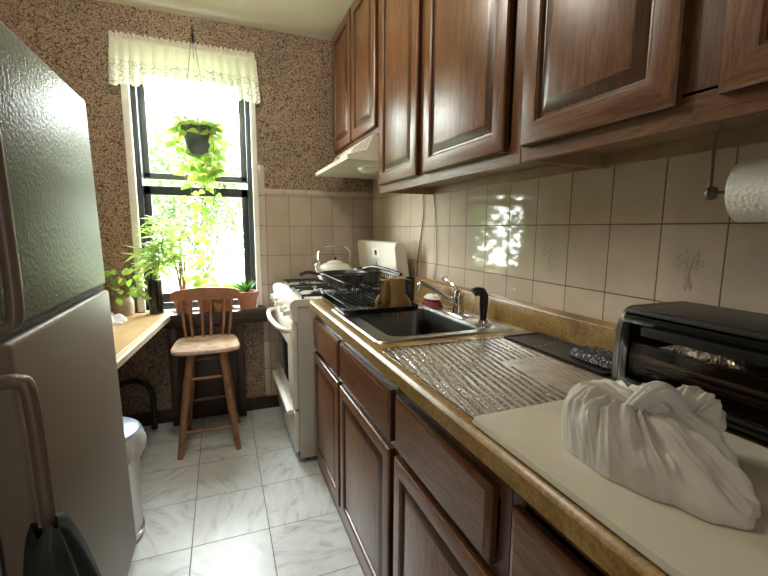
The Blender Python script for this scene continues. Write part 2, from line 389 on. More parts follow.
# ------------------------------------------------------------------ shell
struct('floor', MB().box(XL-.1, XW+.1, YN-.1, YB+.2, -.06, 0), 'floor', smooth=False)
struct('ceiling', MB().box(XL-.1, XW+.1, YN-.1, YB+.2, ZC, ZC+.08), 'ceiling', smooth=False)
struct('wall_left', MB().box(XL-.1, XL, YN-.1, YB+.2, 0, ZC), 'wallpaper', smooth=False)
wr = struct('wall_right', MB().box(XW+.006, XW+.1, YN-.1, YB+.2, 0, ZC), 'plaster', smooth=False)
wb = MB()
wb.box(XL, WX0, YB, YB+.2, 0, ZC); wb.box(WX1, XW, YB, YB+.2, 0, ZC)
wb.box(WX0, WX1, YB, YB+.2, 0, WZ0); wb.box(WX0, WX1, YB, YB+.2, WZ1, ZC)
wbo = struct('wall_back', wb, 'wallpaper', smooth=False)
nb = MB()
nb.box(XL, -.6, YN-.1, YN, 0, ZC); nb.box(.4, XW, YN-.1, YN, 0, ZC); nb.box(-.6, .4, YN-.1, YN, 2.35, ZC)
nb.box(-.6, .4, YN-.12, YN-.1, 0, 2.35)
struct('wall_near', nb, 'plaster', smooth=False)
# tiles
def bouquet(mb, place):
    """faint printed bouquet on one tile: thin petals, place maps (lift, u, v) to the tile's surface"""
    rg = random.Random(3)
    for k in range(46):
        up_ = k < 38; a = rg.uniform(.1, 3.04) if up_ else rg.uniform(4.3, 5.1); d = rg.uniform(.004, .046) if up_ else rg.uniform(.005, .04)
        cx, cy = d*math.cos(a)*.8, -.012+d*math.sin(a)*1.15
        l, w_ = rg.uniform(.004, .009), rg.uniform(.0018, .0035); th = a+rg.uniform(-.5, .5)
        mb.poly([place(k*.00004, cx+l*math.cos(t)*math.cos(th)-w_*math.sin(t)*math.sin(th), cy+l*math.cos(t)*math.sin(th)+w_*math.sin(t)*math.cos(th)) for t in [2*PI*q/8 for q in range(8)]])
M['print'] = simple('faint_brown_print', (.52, .415, .315), .25)
M['print_back'] = simple('faint_print_back', (.40, .325, .26), .3)
t = MB(); t.box(XW, XW+.006, -1.2, YB, 0, 1.60)
t.mi = 1
for yy in (.674, 1.1345, 2.209): bouquet(t, lambda d, a, b: Vector((XW-.0004-d, yy+a, 1.188+b)))
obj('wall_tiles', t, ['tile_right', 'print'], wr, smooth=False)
t = MB(); t.box(.27, XW, YB-.007, YB, 0, 1.50)
t.mi = 1
for xx, zz in ((.677, 1.388), (.83, 1.388), (.371, 1.188)): bouquet(t, lambda d, a, b: Vector((xx+a, YB-.0075-d, zz+b)))
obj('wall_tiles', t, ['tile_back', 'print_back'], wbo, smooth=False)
t = MB()
for k in range(6): t.box(.27+k*.153, min(.27+k*.153+.151, XW), YB-.010, YB, 1.502, 1.535, .002)
for k in range(8): t.box(.252, .292, YB-.009, YB-.002, .092+k*.2, .289+k*.2-.002, .002)
struct('trim_1', t, 'tile_edge')
struct('baseboard_back', MB().box(XL, .36, YB-.02, YB, 0, .085, .004), 'trim_dark')
struct('baseboard_left', MB().box(XL, XL+.018, YN, YB-.02, 0, .085, .004), 'trim_dark')

lt = thing('added_ceiling_light', 'added round flush ceiling light, out of view, holding the fill bulb', 'ceiling light', (-.1, 1.6, ZC))  # unseen fixture added to go with the fill bulb
obj('base', MB().lathe((-.1, 1.6, ZC-.001), [(.14, 0), (.15, -.02), (.13, -.03), (.03, -.032), (.03, -.05)], 32, cap0=True, cap1=True), 'white_paint', lt)

# window
wf = MB()
wf.box(WX0-.028, WX0+.012, YB-.02, YB+.16, WZ0, WZ1, .003); wf.box(WX1-.012, WX1+.022, YB-.02, YB+.16, WZ0, WZ1, .003)
wf.box(WX0-.028, WX1+.022, YB-.02, YB+.16, WZ1, WZ1+.05, .003)
win = struct('window_1', wf, 'white_paint')
s1 = MB()   # outer black frame and upper sash
s1.box(WX0+.012, WX0+.042, YB+.02, YB+.15, WZ0, WZ1, .003); s1.box(WX1-.042, WX1-.012, YB+.02, YB+.15, WZ0, WZ1, .003)
s1.box(WX0+.012, WX1-.012, YB+.02, YB+.15, WZ0, WZ0+.035, .003)
obj('window_frame', s1, 'black_frame', win)
up = MB()
up.box(WX0+.042, WX0+.078, YB+.10, YB+.13, 1.585, WZ1, .003); up.box(WX1-.078, WX1-.042, YB+.10, YB+.13, 1.585, WZ1, .003)
up.box(WX0+.042, WX1-.042, YB+.10, YB+.13, 1.575, 1.615, .003); up.box(WX0+.042, WX1-.042, YB+.10, YB+.13, 2.2, WZ1, .003)
us = obj('upper_sash', up, 'grey_frame', win)
obj('pane', MB().box(WX0+.078, WX1-.078, YB+.112, YB+.116, 1.615, 2.2), 'glass', us, smooth=False)
lo = MB()
lo.box(WX0+.042, WX0+.082, YB+.05, YB+.085, .80, 1.53, .003); lo.box(WX1-.082, WX1-.042, YB+.05, YB+.085, .80, 1.53, .003)
lo.box(WX0+.042, WX1-.042, YB+.05, YB+.085, 1.475, 1.53, .003); lo.box(WX0+.042, WX1-.042, YB+.05, YB+.085, .79, .85, .003)
ls = obj('lower_sash', lo, 'black_frame', win)
obj('pane', MB().box(WX0+.082, WX1-.082, YB+.065, YB+.069, .85, 1.475), 'glass', ls, smooth=False)
struct('trim_2', MB().box(-.46, .268, 2.80, YB, .70, .742, .004).box(-.46, .268, 2.825, YB, .655, .70, .003), 'trim_dark')
obj('sill_top', MB().box(WX0+.012, WX1-.012, 2.90, YB+.06, .742, .752, .002), 'white_paint', win)

# ------------------------------------------------------------------ outdoors
tag(obj('ground', MB().box(-30, 30, 4.5, 60, -3.1, -3), 'grass', smooth=False), kind='structure')
def branch(mb, p, d, ln, rad, depth, rg, tips):
    pts = [p]; q = p.copy(); dd = d.copy()
    for i in range(4):
        dd = (dd+Vector((rg.uniform(-.18, .18), rg.uniform(-.18, .18), rg.uniform(-.08, .16)))).normalized()
        q = q+dd*ln/4; pts.append(q)
    mb.tube(pts, [rad*(1-.11*i) for i in range(5)], 5)
    if depth == 0: tips.append(q); return
    for k in range(3):
        s = pts[2+k if k < 3 else 4]
        nd = (dd+Vector((rg.uniform(-.9, .9), rg.uniform(-.9, .9), rg.uniform(-.3, .7)))).normalized()
        branch(mb, s, nd, ln*.72, rad*.55, depth-1, rg, tips)
def tree(loc, h, seed, nleaf, lsize, spread, label, depth=4):
    rg = random.Random(seed); t = thing('tree', label, 'tree', loc); mb = MB(); tips = []
    branch(mb, Vector(loc), Vector((rg.uniform(-.1, .1), 0, 1)), h, .13, depth, rg, tips)
    obj('trunk', mb, 'bark', t)
    if nleaf:
        lf = MB()
        for k in range(nleaf):
            c = tips[rg.randrange(len(tips))]+Vector((rg.gauss(0, spread), rg.gauss(0, spread), rg.gauss(0, spread)))
            a = Vector((rg.uniform(-1, 1), rg.uniform(-1, 1), rg.uniform(-1, 1))).normalized()*lsize; b = a.orthogonal().normalized()*lsize*.6
            lf.poly([c-a, c+b, c+a, c-b])
        obj('leaves', lf, 'tree_leaf', t, smooth=False)
    return t
tree((.8, 8.5, -3), 3.0, 5, 0, .05, .3, 'bare grey branching tree nearest outside the window')
tree((-6.5, 13, -3), 3.4, 11, 3600, .12, .55, 'leafy green tree outside, left beyond the window')
tree((-.5, 24, -3), 4.2, 21, 5000, .15, .7, 'leafy green tree standing farthest beyond the window')
tree((6.5, 17, -3), 3.8, 31, 4500, .12, .55, 'leafy green tree outside, right beyond the window')
tree((-3.2, 11, -3), 2.6, 41, 4500, .10, .45, 'leafy green shrubby tree outside, low behind the palm')
tree((2.2, 12.5, -3), 2.6, 47, 4500, .10, .5, 'leafy green tree outside, low behind the bare branches')
tree((-1.2, 15.5, -3), 3.0, 53, 5000, .12, .6, 'leafy green tree outside, behind the hanging plant')
# ------------------------------------------------------------------ cabinets
def rect_rings(x_of, y0, y1, z0, z1, prof):
    """nested rectangles facing -x; prof = (inset, x)"""
    return [[Vector((x, y0+i, z0+i)), Vector((x, y1-i, z0+i)), Vector((x, y1-i, z1-i)), Vector((x, y0+i, z1-i))] for i, x in prof]
def panel_door(parent, y0, y1, z0, z1, xf, th=.020, stile=.058, raised=True, name='door'):
    mb = MB()
    if raised:
        prof = [(0, xf+th), (0, xf+.005), (.004, xf+.001), (.008, xf), (stile-.008, xf), (stile-.002, xf+.004), (stile, xf+.010), (stile+.006, xf+.0105), (stile+.032, xf+.002), (stile+.036, xf+.001)]
    else:
        prof = [(0, xf+th), (0, xf+.007), (.006, xf+.003), (.010, xf+.002), (.014, xf)]
    rg = rect_rings(None, y0, y1, z0, z1, prof)
    vs = [[mb.bm.verts.new(p) for p in q] for q in rg]
    for i in range(len(vs)-1):
        for j in range(4):
            k = (j+1) % 4; fc = mb.bm.faces.new((vs[i][j], vs[i][k], vs[i+1][k], vs[i+1][j]))
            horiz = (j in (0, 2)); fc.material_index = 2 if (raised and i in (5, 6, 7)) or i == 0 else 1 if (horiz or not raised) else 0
    mb.bm.faces.new(vs[-1]).material_index = 0 if raised else 1
    mb.bm.faces.new(vs[0][::-1]).material_index = 0
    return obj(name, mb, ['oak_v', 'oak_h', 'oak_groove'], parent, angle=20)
def wall_cabinet(label, y0, y1, doors, z0=1.483, zl=1.447, z1=ZC, xf=.752, lip=True):
    t = thing('wall_cabinet', label, 'cabinet', (XW, (y0+y1)/2, zl), 'oak wall cabinets')
    y0 += .0008; y1 -= .0008
    mb = MB()
    mb.box(xf+.019, XW-.003, y0, y1, z0+.004, z1-.002)                                  # box with recessed bottom
    mb.box(xf+.019, XW-.003, y0, y0+.013, zl+.004, z0+.004); mb.box(xf+.019, XW-.003, y1-.013, y1, zl+.004, z0+.004)
    mb.box(XW-.024, XW-.003, y0+.013, y1-.013, zl+.006, z0+.004)
    obj('body', mb, 'oak_light', t)
    fr = MB()
    fr.mi = 0
    fr.box(xf, xf+.019, y0, y0+.04, zl, z1-.002); fr.box(xf, xf+.019, y1-.04, y1, zl, z1-.002)
    for a, b in zip(doors[:-1], doors[1:]): fr.box(xf, xf+.019, a[1]-.02, b[0]+.02, zl+.05, z1-.05)
    fr.mi = 1
    fr.box(xf, xf+.019, y0+.04, y1-.04, zl, zl+.055); fr.box(xf, xf+.019, y0+.04, y1-.04, z1-.06, z1-.002)
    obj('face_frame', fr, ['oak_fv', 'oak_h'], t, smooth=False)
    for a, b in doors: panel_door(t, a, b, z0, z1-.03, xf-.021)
    return t
wall_cabinet('two-door raised-panel oak wall cabinet over the sink, hanging against the range hood cabinet', .935, 1.99, [(.987, 1.48), (1.537, 1.955)])
wall_cabinet('nearest oak wall cabinet, with the paper towel roll hanging below it', -.02, .933, [(.05, .452), (.518, .915)])
wall_cabinet('short two-door oak wall cabinet above the white range hood', 1.994, 2.86, [(2.018, 2.405), (2.432, 2.83)], z0=1.775, zl=1.742)
wall_cabinet('oak wall cabinet past the right edge of the picture', -1.0, -.022, [(-.95, -.52), (-.48, -.07)])

def base_cabinet(label, y0, y1, fronts, end=False):
    t = thing('base_cabinet', label, 'cabinet', (XW, (y0+y1)/2, 0), 'oak base cabinets')
    y0 += .0008; y1 -= .0008
    mb = MB(); mb.box(.461, XW-.003, y0, y1, .0, .10); za = .70 if 1.1 < y0 < 1.8 else .868; zb = .70 if 1.1 < y1 < 1.8 else .868
    mb.box(.461, XW-.003, y0, y0+.015, .1, za); mb.box(.461, XW-.003, y1-.015, y1, .1, zb)
    mb.box(XW-.02, XW-.003, y0+.015, y1-.015, .1, .868)
    obj('body', mb, 'oak_v', t)
    fr = MB(); fr.mi = 0
    fr.box(.442, .461, y0, y0+.03, 0, .868); fr.box(.442, .461, y1-.03, y1, 0, .868)
    for (a, b), (c, d) in zip(fronts[:-1], fronts[1:]): fr.box(.442, .461, b-.015, c+.015, .10, .83)
    fr.mi = 1
    fr.box(.442, .461, y0+.03, y1-.03, 0, .115); fr.box(.442, .461, y0+.03, y1-.03, .80, .868); fr.box(.442, .461, y0+.03, y1-.03, .63, .69)
    obj('face_frame', fr, ['oak_fv', 'oak_h'], t, smooth=False)
    for a, b in fronts:
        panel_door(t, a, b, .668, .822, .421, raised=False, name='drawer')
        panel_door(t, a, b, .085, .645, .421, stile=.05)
    return t
base_cabinet('oak base cabinet with narrow drawer and door, standing next to the stove', 1.583, 2.085, [(1.60, 2.065)])
base_cabinet('oak base cabinet below the sink, second from the stove', 1.016, 1.582, [(1.035, 1.567)])
base_cabinet('oak base cabinet with long drawer, below the ribbed metal sheet', .525, 1.015, [(.56, .997)])
base_cabinet('nearest oak base cabinet, below the cream board', -.35, .524, [(.06, .507), (-.33, .03)])
base_cabinet('oak base cabinet beside the photographer', -1.0, -.352, [(-.97, -.37)])

# worktop with rolled front and upstand
ct = MB()
prof = [(.475, .870), (.422, .870), (.412, .873), (.405, .882), (.4035, .874), (.406, .903), (.413, .911), (.424, .9145), (.436, .914), (.452, .911), (.475, .910)]
ct.prism_y(prof, -1.0, 2.075)
def slab(x0, x1, y0, y1): ct.box(x0, x1, y0, y1, .872, .910)
slab(.475, .97, -1.0, 1.215); slab(.475, .97, 1.79, 2.075); slab(.475, .50, 1.215, 1.79); slab(.93, .97, 1.215, 1.79)
ct.prism_y([(.97, .872), (.97, .910), (1.012, .9105), (1.018, .914), (1.0205, .99), (1.024, .996), (1.03, .998), (1.058, 1.003), (1.058, .872)], -1.0, 2.075)
top = obj('worktop', ct, 'laminate', origin=(.7, 1, .87))
tag(top, 'long golden-brown speckled laminate worktop with rolled front edge and upstand', 'worktop')

# ------------------------------------------------------------------ sink
def rrect(x0, x1, y0, y1, rad, z, n=6):
    pts = []
    for cx, cy, a0 in ((x1-rad, y1-rad, 0), (x0+rad, y1-rad, 90), (x0+rad, y0+rad, 180), (x1-rad, y0+rad, 270)):
        for k in range(n+1):
            a = math.radians(a0+90*k/n); pts.append(Vector((cx+rad*math.cos(a), cy+rad*math.sin(a), z)))
    return pts
sk = thing('kitchen_sink', 'stainless steel drop-in sink with one shade-darkened basin set in the worktop', 'sink', (.71, 1.5, .91))
mb = MB()
X0, X1, Y0, Y1 = .447, .985, 1.195, 1.812
R = [rrect(X0, X1, Y0, Y1, .03, .9105), rrect(X0+.004, X1-.004, Y0+.004, Y1-.004, .028, .916), rrect(X0+.010, X1-.010, Y0+.010, Y1-.010, .025, .917),
     rrect(X0+.018, X1-.018, Y0+.018, Y1-.018, .022, .9125), rrect(.503, .895, 1.235, 1.772, .05, .9125), rrect(.509, .889, 1.241, 1.766, .05, .9155), rrect(.515, .883, 1.247, 1.760, .05, .913)]
mb.rings(R, True, False, False)
mb.mi = 1
R2 = [rrect(.515, .883, 1.247, 1.760, .05, .913), rrect(.521, .877, 1.253, 1.754, .05, .895), rrect(.530, .868, 1.262, 1.745, .055, .76), rrect(.545, .853, 1.277, 1.730, .05, .738), rrect(.60, .80, 1.33, 1.68, .04, .732)]
mb.rings(R2, True, False, True)
bmesh.ops.remove_doubles(mb.bm, verts=mb.bm.verts[:], dist=.0004)
obj('basin', mb, ['steel', 'steel_dark'], sk, angle=50)
obj('drain', MB().lathe((.70, 1.505, .7325), [(.0, .001), (.028, .001), (.032, .004), (.042, .005), (.045, .001)], 28), 'chrome', sk)
fa = thing('kitchen_faucet', 'chrome single-lever faucet with long rising spout behind the basin', 'faucet', (.925, 1.50, .9125))
obj('base_plate', MB().rings([rrect(.898, .952, 1.40, 1.60, .026, z) for z in (.913, .921)]+[rrect(.904, .946, 1.406, 1.594, .02, .925)]), 'chrome', fa)
obj('body', MB().lathe((.925, 1.5, .9255), [(.026, 0), (.025, .01), (.021, .03), (.022, .055), (.024, .07), (.022, .085), (.012, .093)], 24, cap0=True, cap1=True), 'chrome', fa)
sp = smooth_path([(.915, 1.50, .965), (.87, 1.502, .992), (.81, 1.505, 1.028), (.765, 1.508, 1.050), (.748, 1.508, 1.050), (.742, 1.508, 1.036), (.742, 1.508, 1.022)], 5)
obj('spout', MB().tube(sp, .0105, 12), 'chrome', fa)
lv = smooth_path([(.925, 1.502, 1.018), (.914, 1.525, 1.035), (.902, 1.553, 1.052), (.895, 1.570, 1.060)], 4)
hv = obj('lever', MB().tube(lv, [.009]*5+[.007]*(len(lv)-5), 10), 'chrome', fa)
obj('lever_knob', MB().lathe((.893, 1.573, 1.054), [(.002, -.004), (.010, 0), (.014, .008), (.013, .016), (.005, .021)], 14, cap0=True, cap1=True), 'white_plastic', hv)
sp_ = thing('side_sprayer', 'black pull-out side sprayer standing in a chrome collar', 'sprayer', (.905, 1.29, .9125))
obj('collar', MB().lathe((.905, 1.29, .9128), [(.030, 0), (.029, .006), (.018, .012), (.016, .022)], 20, cap0=True, cap1=True), 'chrome', sp_)
obj('handle', MB().lathe((.905, 1.29, .934), [(.012, 0), (.013, .02), (.016, .06), (.017, .088), (.015, .10)], 16, cap0=True, cap1=True), 'black_plastic', sp_)
obj('spray_head', MB().tube(smooth_path([(.912, 1.288, 1.022), (.900, 1.294, 1.040), (.878, 1.303, 1.043), (.868, 1.307, 1.038)], 4), [.013]*4+[.017]*5+[.016]*4, 14), 'black_plastic', sp_)
mb = MB().box(.885, .93, 1.325, 1.385, .9128, .922, .004); tag(obj('sponge', mb, 'white_plastic', origin=(.907, 1.355, .9128)), 'small flat white sponge lying between faucet and sprayer', 'sponge')

# ------------------------------------------------------------------ stove
SY0, SY1 = 2.125, 2.875
st = thing('gas_stove', 'cream white gas stove standing by the tiled wall at the end of the worktop', 'stove', (.68, 2.5, 0))
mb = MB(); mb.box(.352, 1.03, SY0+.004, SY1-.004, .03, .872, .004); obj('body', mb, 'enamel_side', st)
for x in (.40, .98):
    for y in (SY0+.06, SY1-.06): obj('foot', MB().lathe((x, y, 0), [(.018, 0), (.018, .03)], 10, cap0=True, cap1=True), 'black_plastic', st)
mb = MB(); prof = [(.352, .790), (.330, .795), (.318, .860), (.316, .880), (.322, .897), (.338, .907), (.36, .910), (.40, .9055), (.93, .9055), (.935, .912), (1.03, .912), (1.03, .872), (.352, .872)]
mb.prism_y(prof, SY0, SY1); ck = obj('cooktop', mb, 'enamel', st)
obj('oven_door', MB().box(.322, .351, SY0+.006, SY1-.006, .312, .785, .006), 'enamel', st)
obj('door_window', MB().box(.3195, .322, SY0+.16, SY1-.16, .42, .64, .001), 'glass_dark', st)
hp = smooth_path([(.322, SY0+.05, .735), (.300, SY0+.06, .738), (.278, SY0+.11, .742), (.262, SY0+.22, .744), (.255, 2.5, .745), (.262, SY1-.22, .744), (.278, SY1-.11, .742), (.300, SY1-.06, .738), (.322, SY1-.05, .735)], 5)
obj('oven_handle', MB().tube(hp, .014, 12), 'enamel', st)
obj('drawer', MB().box(.326, .351, SY0+.006, SY1-.006, .07, .300, .006), 'enamel', st)
obj('drawer_handle', MB().box(.290, .326, SY0+.03, SY1-.03, .281, .307, .006), 'white_plastic', st)
obj('kick_gap', MB().box(.352, .36, SY0+.01, SY1-.01, .035, .068), 'black_gloss', st)
for y in (SY0+.08, SY0+.20, SY0+.375, SY1-.20, SY1-.08):
    k = obj('knob', MB().tube([(.325, y, .833), (.318, y, .8315), (.300, y, .828), (.297, y, .828)], [.020, .018, .015, .010], 16), 'white_plastic', st)
    obj('pointer', MB().box(.290, .303, y-.003, y+.003, .812, .844, .001), 'white_plastic', k)
# backguard
bgm = MB(); bgm.prism_y([(1.02, .910), (.945, .910), (.940, .93), (.915, 1.165), (.922, 1.190), (.940, 1.198), (.962, 1.194), (.985, 1.15)], SY0+.05, SY1-.01)
bm_b = bgm; g_ = obj('backguard', bgm, 'enamel', st)
def on_guard(y, z, d=.001):   # point on the sloped front of the backguard
    return Vector((.940-(z-.93)*.025/.235-d, y, z))
mb = MB(); a = [on_guard(2.43, 1.09), on_guard(2.57, 1.09), on_guard(2.57, 1.155), on_guard(2.43, 1.155)]; b = [p+Vector((.002, 0, 0)) for p in a]; mb.rings([b, a]); obj('clock_panel', mb, 'white_plastic', g_, smooth=False)
mb = MB(); a = [on_guard(2.48, 1.108, .002), on_guard(2.515, 1.108, .002), on_guard(2.515, 1.138, .002), on_guard(2.48, 1.138, .002)]; mb.rings([[p+Vector((.002, 0, 0)) for p in a], a]); obj('clock_display', mb, 'glass_dark', g_, smooth=False)
mb = MB(); a = [on_guard(2.495, 1.035, .002), on_guard(2.507, 1.035, .002), on_guard(2.507, 1.065, .002), on_guard(2.495, 1.065, .002)]; mb.rings([[p+Vector((.002, 0, 0)) for p in a], a]); obj('indicator', mb, 'toaster_side', g_, smooth=False)
burners = [(.50, 2.30), (.50, 2.70), (.79, 2.30), (.79, 2.70)]
for (x, y) in burners:
    g = MB()
    g.tube([(x-.115, y-.145, .924), (x+.115, y-.145, .924), (x+.115, y+.145, .924), (x-.115, y+.145, .924)], .0075, 6, closed=True)
    for dx, dy in ((1, 0), (-1, 0), (0, 1), (0, -1)):
        g.tube(smooth_path([(x+dx*.115, y+dy*.145, .924), (x+dx*.08, y+dy*.09, .936), (x+dx*.025, y+dy*.028, .934)], 4), .0075, 6)
    for dx, dy in ((1, 1), (-1, 1), (1, -1), (-1, -1)):
        g.tube([(x+dx*.112, y+dy*.14, .906), (x+dx*.112, y+dy*.14, .926)], .007, 6)
    obj('grate', g, 'black_metal', st)
    b = obj('burner', MB().lathe((x, y, .906), [(.055, 0), (.05, .003), (.042, .004), (.040, .012), (.030, .016), (.012, .017)], 24, cap0=True, cap1=True), 'black_metal', st)

# range hood
hd = thing('range_hood', 'cream white range hood with slotted front under the short wall cabinet', 'range hood', (.85, 2.4, 1.6))
mb = MB(); mb.rings([[Vector((x, y, z)) for x, z in [(1.05, 1.612), (.60, 1.612), (.60, 1.634), (.70, 1.664), (.735, 1.741), (1.05, 1.741)]] for y in (2.035, 2.78)])
obj('canopy', mb, 'enamel', hd)
mb = MB()
def hf(y, t, d=.001): return Vector((.70+.035*t-d, y, 1.664+.077*t))
for y0_ in (2.06, 2.16, 2.26, 2.62):
    mb = MB()
    for k in range(5):
        a = [hf(y0_, .2+.14*k), hf(y0_+.08, .2+.14*k), hf(y0_+.08, .27+.14*k), hf(y0_, .27+.14*k)]; mb.rings([[p+Vector((.002, 0, 0)) for p in a], a])
    obj('vent', mb, 'toaster_side', hd, smooth=False)
for y0_ in (2.38, 2.46, 2.54):
    a = [hf(y0_, .3, .004), hf(y0_+.05, .3, .004), hf(y0_+.05, .7, .004), hf(y0_, .7, .004)]; mb = MB(); mb.rings([[p+Vector((.005, 0, 0)) for p in a], a]); obj('switch', mb, 'white_plastic', hd, smooth=False)
obj('lamp_cover', MB().lathe((.80, 2.30, 1.612), [(.06, 0), (.055, -.012), (.035, -.024), (.0, -.028)], 24, cap0=True), 'white_plastic', hd)
# ------------------------------------------------------------------ fridge
FX, FY0, FY1, FZ = -.385, .935, 1.68, 1.675
fr = thing('refrigerator', 'tall pebbled grey-white refrigerator with freezer on top, left of the aisle', 'refrigerator', (-.72, 1.3, 0)); fr.rotation_euler = (0, -.021, 0); fr.location.x = -.72+.034
obj('body', MB().box(-1.08, FX-.062, FY0+.01, FY1-.01, .03, FZ-.012, .008), 'fridge_side', fr)
obj('freezer_door', MB().box(FX-.055, FX, FY0, FY1, 1.068, FZ, .012, 3), 'fridge_up', fr)
obj('lower_door', MB().box(FX-.055, FX+.006, FY0, FY1, .075, 1.052, .012, 3), 'fridge_low', fr)
obj('gasket', MB().box(FX-.062, FX-.055, FY0+.012, FY1-.012, .08, FZ-.01), 'gasket', fr)
obj('gap_strip', MB().box(FX-.05, FX-.012, FY0+.012, FY1-.012, 1.052, 1.068), 'gasket', fr)
obj('kick_plate', MB().box(FX-.062, FX-.05, FY0+.02, FY1-.02, .0, .07), 'gasket', fr)
hx = FX+.045
def handle(z0, z1, y):
    p = smooth_path([(FX-.002, y, z0), (FX+.03, y, z0), (hx, y, z0+.03*(1 if z1 > z0 else -1)), (hx+.002, y, (z0+z1)/2), (hx, y, z1-.03*(1 if z1 > z0 else -1)), (FX+.03, y, z1), (FX-.002, y, z1)], 6)
    mb = MB(); mb.tube(p, .0125, 14); return mb
obj('freezer_handle', handle(1.095, 1.50, .874), 'handle', fr)
obj('lower_handle', handle(.995, .52, .882), 'handle', fr)
# towel hanging over the lower handle
tw = MB(); rg = random.Random(4)
def towel(uu, v):
    a = uu*2*PI
    z = .735-.33*v
    w = .016+.168*v**.5; d = .018+.034*v**.6
    k = 1+.16*math.sin(a*7+1.3)+.10*math.sin(a*11+4*v)
    y = .858+.0*v+w*math.cos(a)*(1+.06*math.sin(a*5)); x = -.317+.020*v+d*math.sin(a)*k
    return Vector((max(x, FX+.026), y, z+.012*math.sin(a*3)*(1-v)))
tw.grid(towel, 96, 16)
bmesh.ops.remove_doubles(tw.bm, verts=tw.bm.verts[:], dist=.0001)
tag(obj('dish_towel', tw, 'cloth_dark', origin=(-.315, .90, .748)), 'dark green-black towel bunched around the lower refrigerator handle', 'towel')

# ------------------------------------------------------------------ table, napkin, jar, bin
tb = thing('side_table', 'light wooden table with pale edge between refrigerator and window sill', 'table', (-.75, 2.4, 0))
def tpoly(inset, z):
    p = [(-.293-inset, 2.925-inset*.5), (-.417-inset, 1.74+inset), (-1.10+inset, 1.74+inset), (-1.10+inset, 2.925-inset*.5)]
    out = []; n = 5
    for i, q in enumerate(p):
        q = Vector((*q, z)); a = (Vector((*p[i-1], z))-q).normalized(); b = (Vector((*p[(i+1) % 4], z))-q).normalized(); rr = .035
        for k in range(n+1):
            s = k/n; out.append((1-s)**2*(q+a*rr)+2*s*(1-s)*q+s*s*(q+b*rr))
    return out
obj('edge_band', MB().rings([tpoly(.006, .708), tpoly(0, .713), tpoly(0, .738), tpoly(.006, .745)]), 'table_edge', tb)
obj('tabletop', MB().rings([tpoly(.028, .744), tpoly(.030, .7465)]), 'table_wood', tb)
obj('pedestal', MB().box(-.80, -.70, 2.35, 2.45, .06, .708, .005), 'black_metal', tb)
for (px, py) in ((-.438, 2.84), (-1.05, 2.84), (-.66, 1.95), (-1.05, 1.95)):
    s = 1 if px > -.75 else -1
    obj('leg', MB().tube(smooth_path([(-.75, 2.4+(py-2.4)*.2, .33), (px-s*.14, py-.01, .335), (px-s*.055, py, .325), (px-s*.012, py, .28), (px, py, .20), (px, py, .012)], 6), .0165, 12), 'black_metal', tb)
nk = MB()
def nap(uu, v):
    a = uu*2*PI; rr = .062*math.sin(PI*min(v, 1)*.5)
    k = 1+.22*math.sin(5*a+6*v)+.15*math.sin(9*a+2)
    return Vector((-.575+rr*k*math.cos(a), 2.64+rr*k*.9*math.sin(a), .7475+.050*(1-v)**.6*(1+.4*math.sin(6*a+9*v))*(.6+.4*math.sin(3*a))**1 if v < 1 else .7475))
nk.grid(lambda a, b: Vector((lambda q: (q.x, q.y, max(.7468, q.z)))(nap(a, b))), 40, 9)
tag(obj('crumpled_napkin', nk, 'napkin', origin=(-.575, 2.64, .7466)), 'crumpled white paper napkin on the light wooden table', 'napkin')
bn = thing('trash_can', 'round steel trash can with blue-grey lid and white bag rim, beside the refrigerator', 'trash can', (-.492, 1.86, 0))
obj('can', MB().lathe((-.492, 1.86, 0), [(.125, 0), (.140, .01), (.140, .025), (.132, .03), (.145, .42), (.150, .425), (.150, .435)], 36, cap0=True, cap1=True), 'steel', bn)
def bagrim(uu, v):
    a = uu*2*PI; k = math.sin(a*9+2)*.006+math.sin(a*17)*.004
    rr = .151+.004+.008*math.sin(PI*v)+k*v*1.8+.004*mn.noise(Vector((math.cos(a)*6, math.sin(a)*6, v*5))); return Vector((-.492+rr*math.cos(a), 1.86+rr*math.sin(a), .455-.085*v+.018*math.sin(a*4)*v))
b_ = MB(); b_.grid(bagrim, 90, 8); obj('bag_rim', b_, 'fabric', bn)
obj('lid', MB().lathe((-.492, 1.86, .436), [(.152, 0), (.154, .012), (.146, .028), (.10, .048), (.0, .056)], 36, cap0=True), 'bin_lid', bn)

# ------------------------------------------------------------------ radiator cover and stool
rc = thing('radiator_cover', 'dark brown wooden radiator cover below the window sill behind the stool', 'radiator cover', (-.11, 2.91, 0))
obj('panel', MB().box(-.325, .105, 2.862, 2.928, .06, .64, .004), 'trim_dark', rc)
for x0_, x1_ in ((-.335, -.285), (.065, .115)): obj('post', MB().box(x0_, x1_, 2.852, 2.928, 0, .648, .003), 'oak_dark', rc)
obj('rail', MB().box(-.285, .065, 2.852, 2.862, .565, .645, .003), 'oak_dark', rc)

stl = thing('wooden_stool', 'brown wooden bar stool with spindle back standing before the window', 'stool', (-.103, 2.6, 0))
def seat_ring(s, z):
    pts = []
    for k in range(48):
        a = 2*PI*k/48; c, n_ = math.cos(a), math.sin(a); e = .42
        x = (abs(c)**e)*(1 if c > 0 else -1)*.178*s; y = (abs(n_)**e)*(1 if n_ > 0 else -1)*.175*s
        x *= 1-.06*(y/.175)
        pts.append(Vector((-.103+x, 2.60+y, z)))
    return pts
obj('seat', MB().rings([seat_ring(.93, .578), seat_ring(1.0, .586), seat_ring(1.0, .600), seat_ring(.97, .607), seat_ring(.9, .604), seat_ring(.5, .602)]), 'seat_wood', stl)
def leg(a, b, r0=.019, r1=.015):
    mb = MB(); pts = [Vector(a).lerp(Vector(b), k/6) for k in range(7)]
    mb.tube(pts, [r1, r1*1.1, r0, r0*1.08, r0*1.08, r0, r0*.95], 10); return mb
LEG = {}
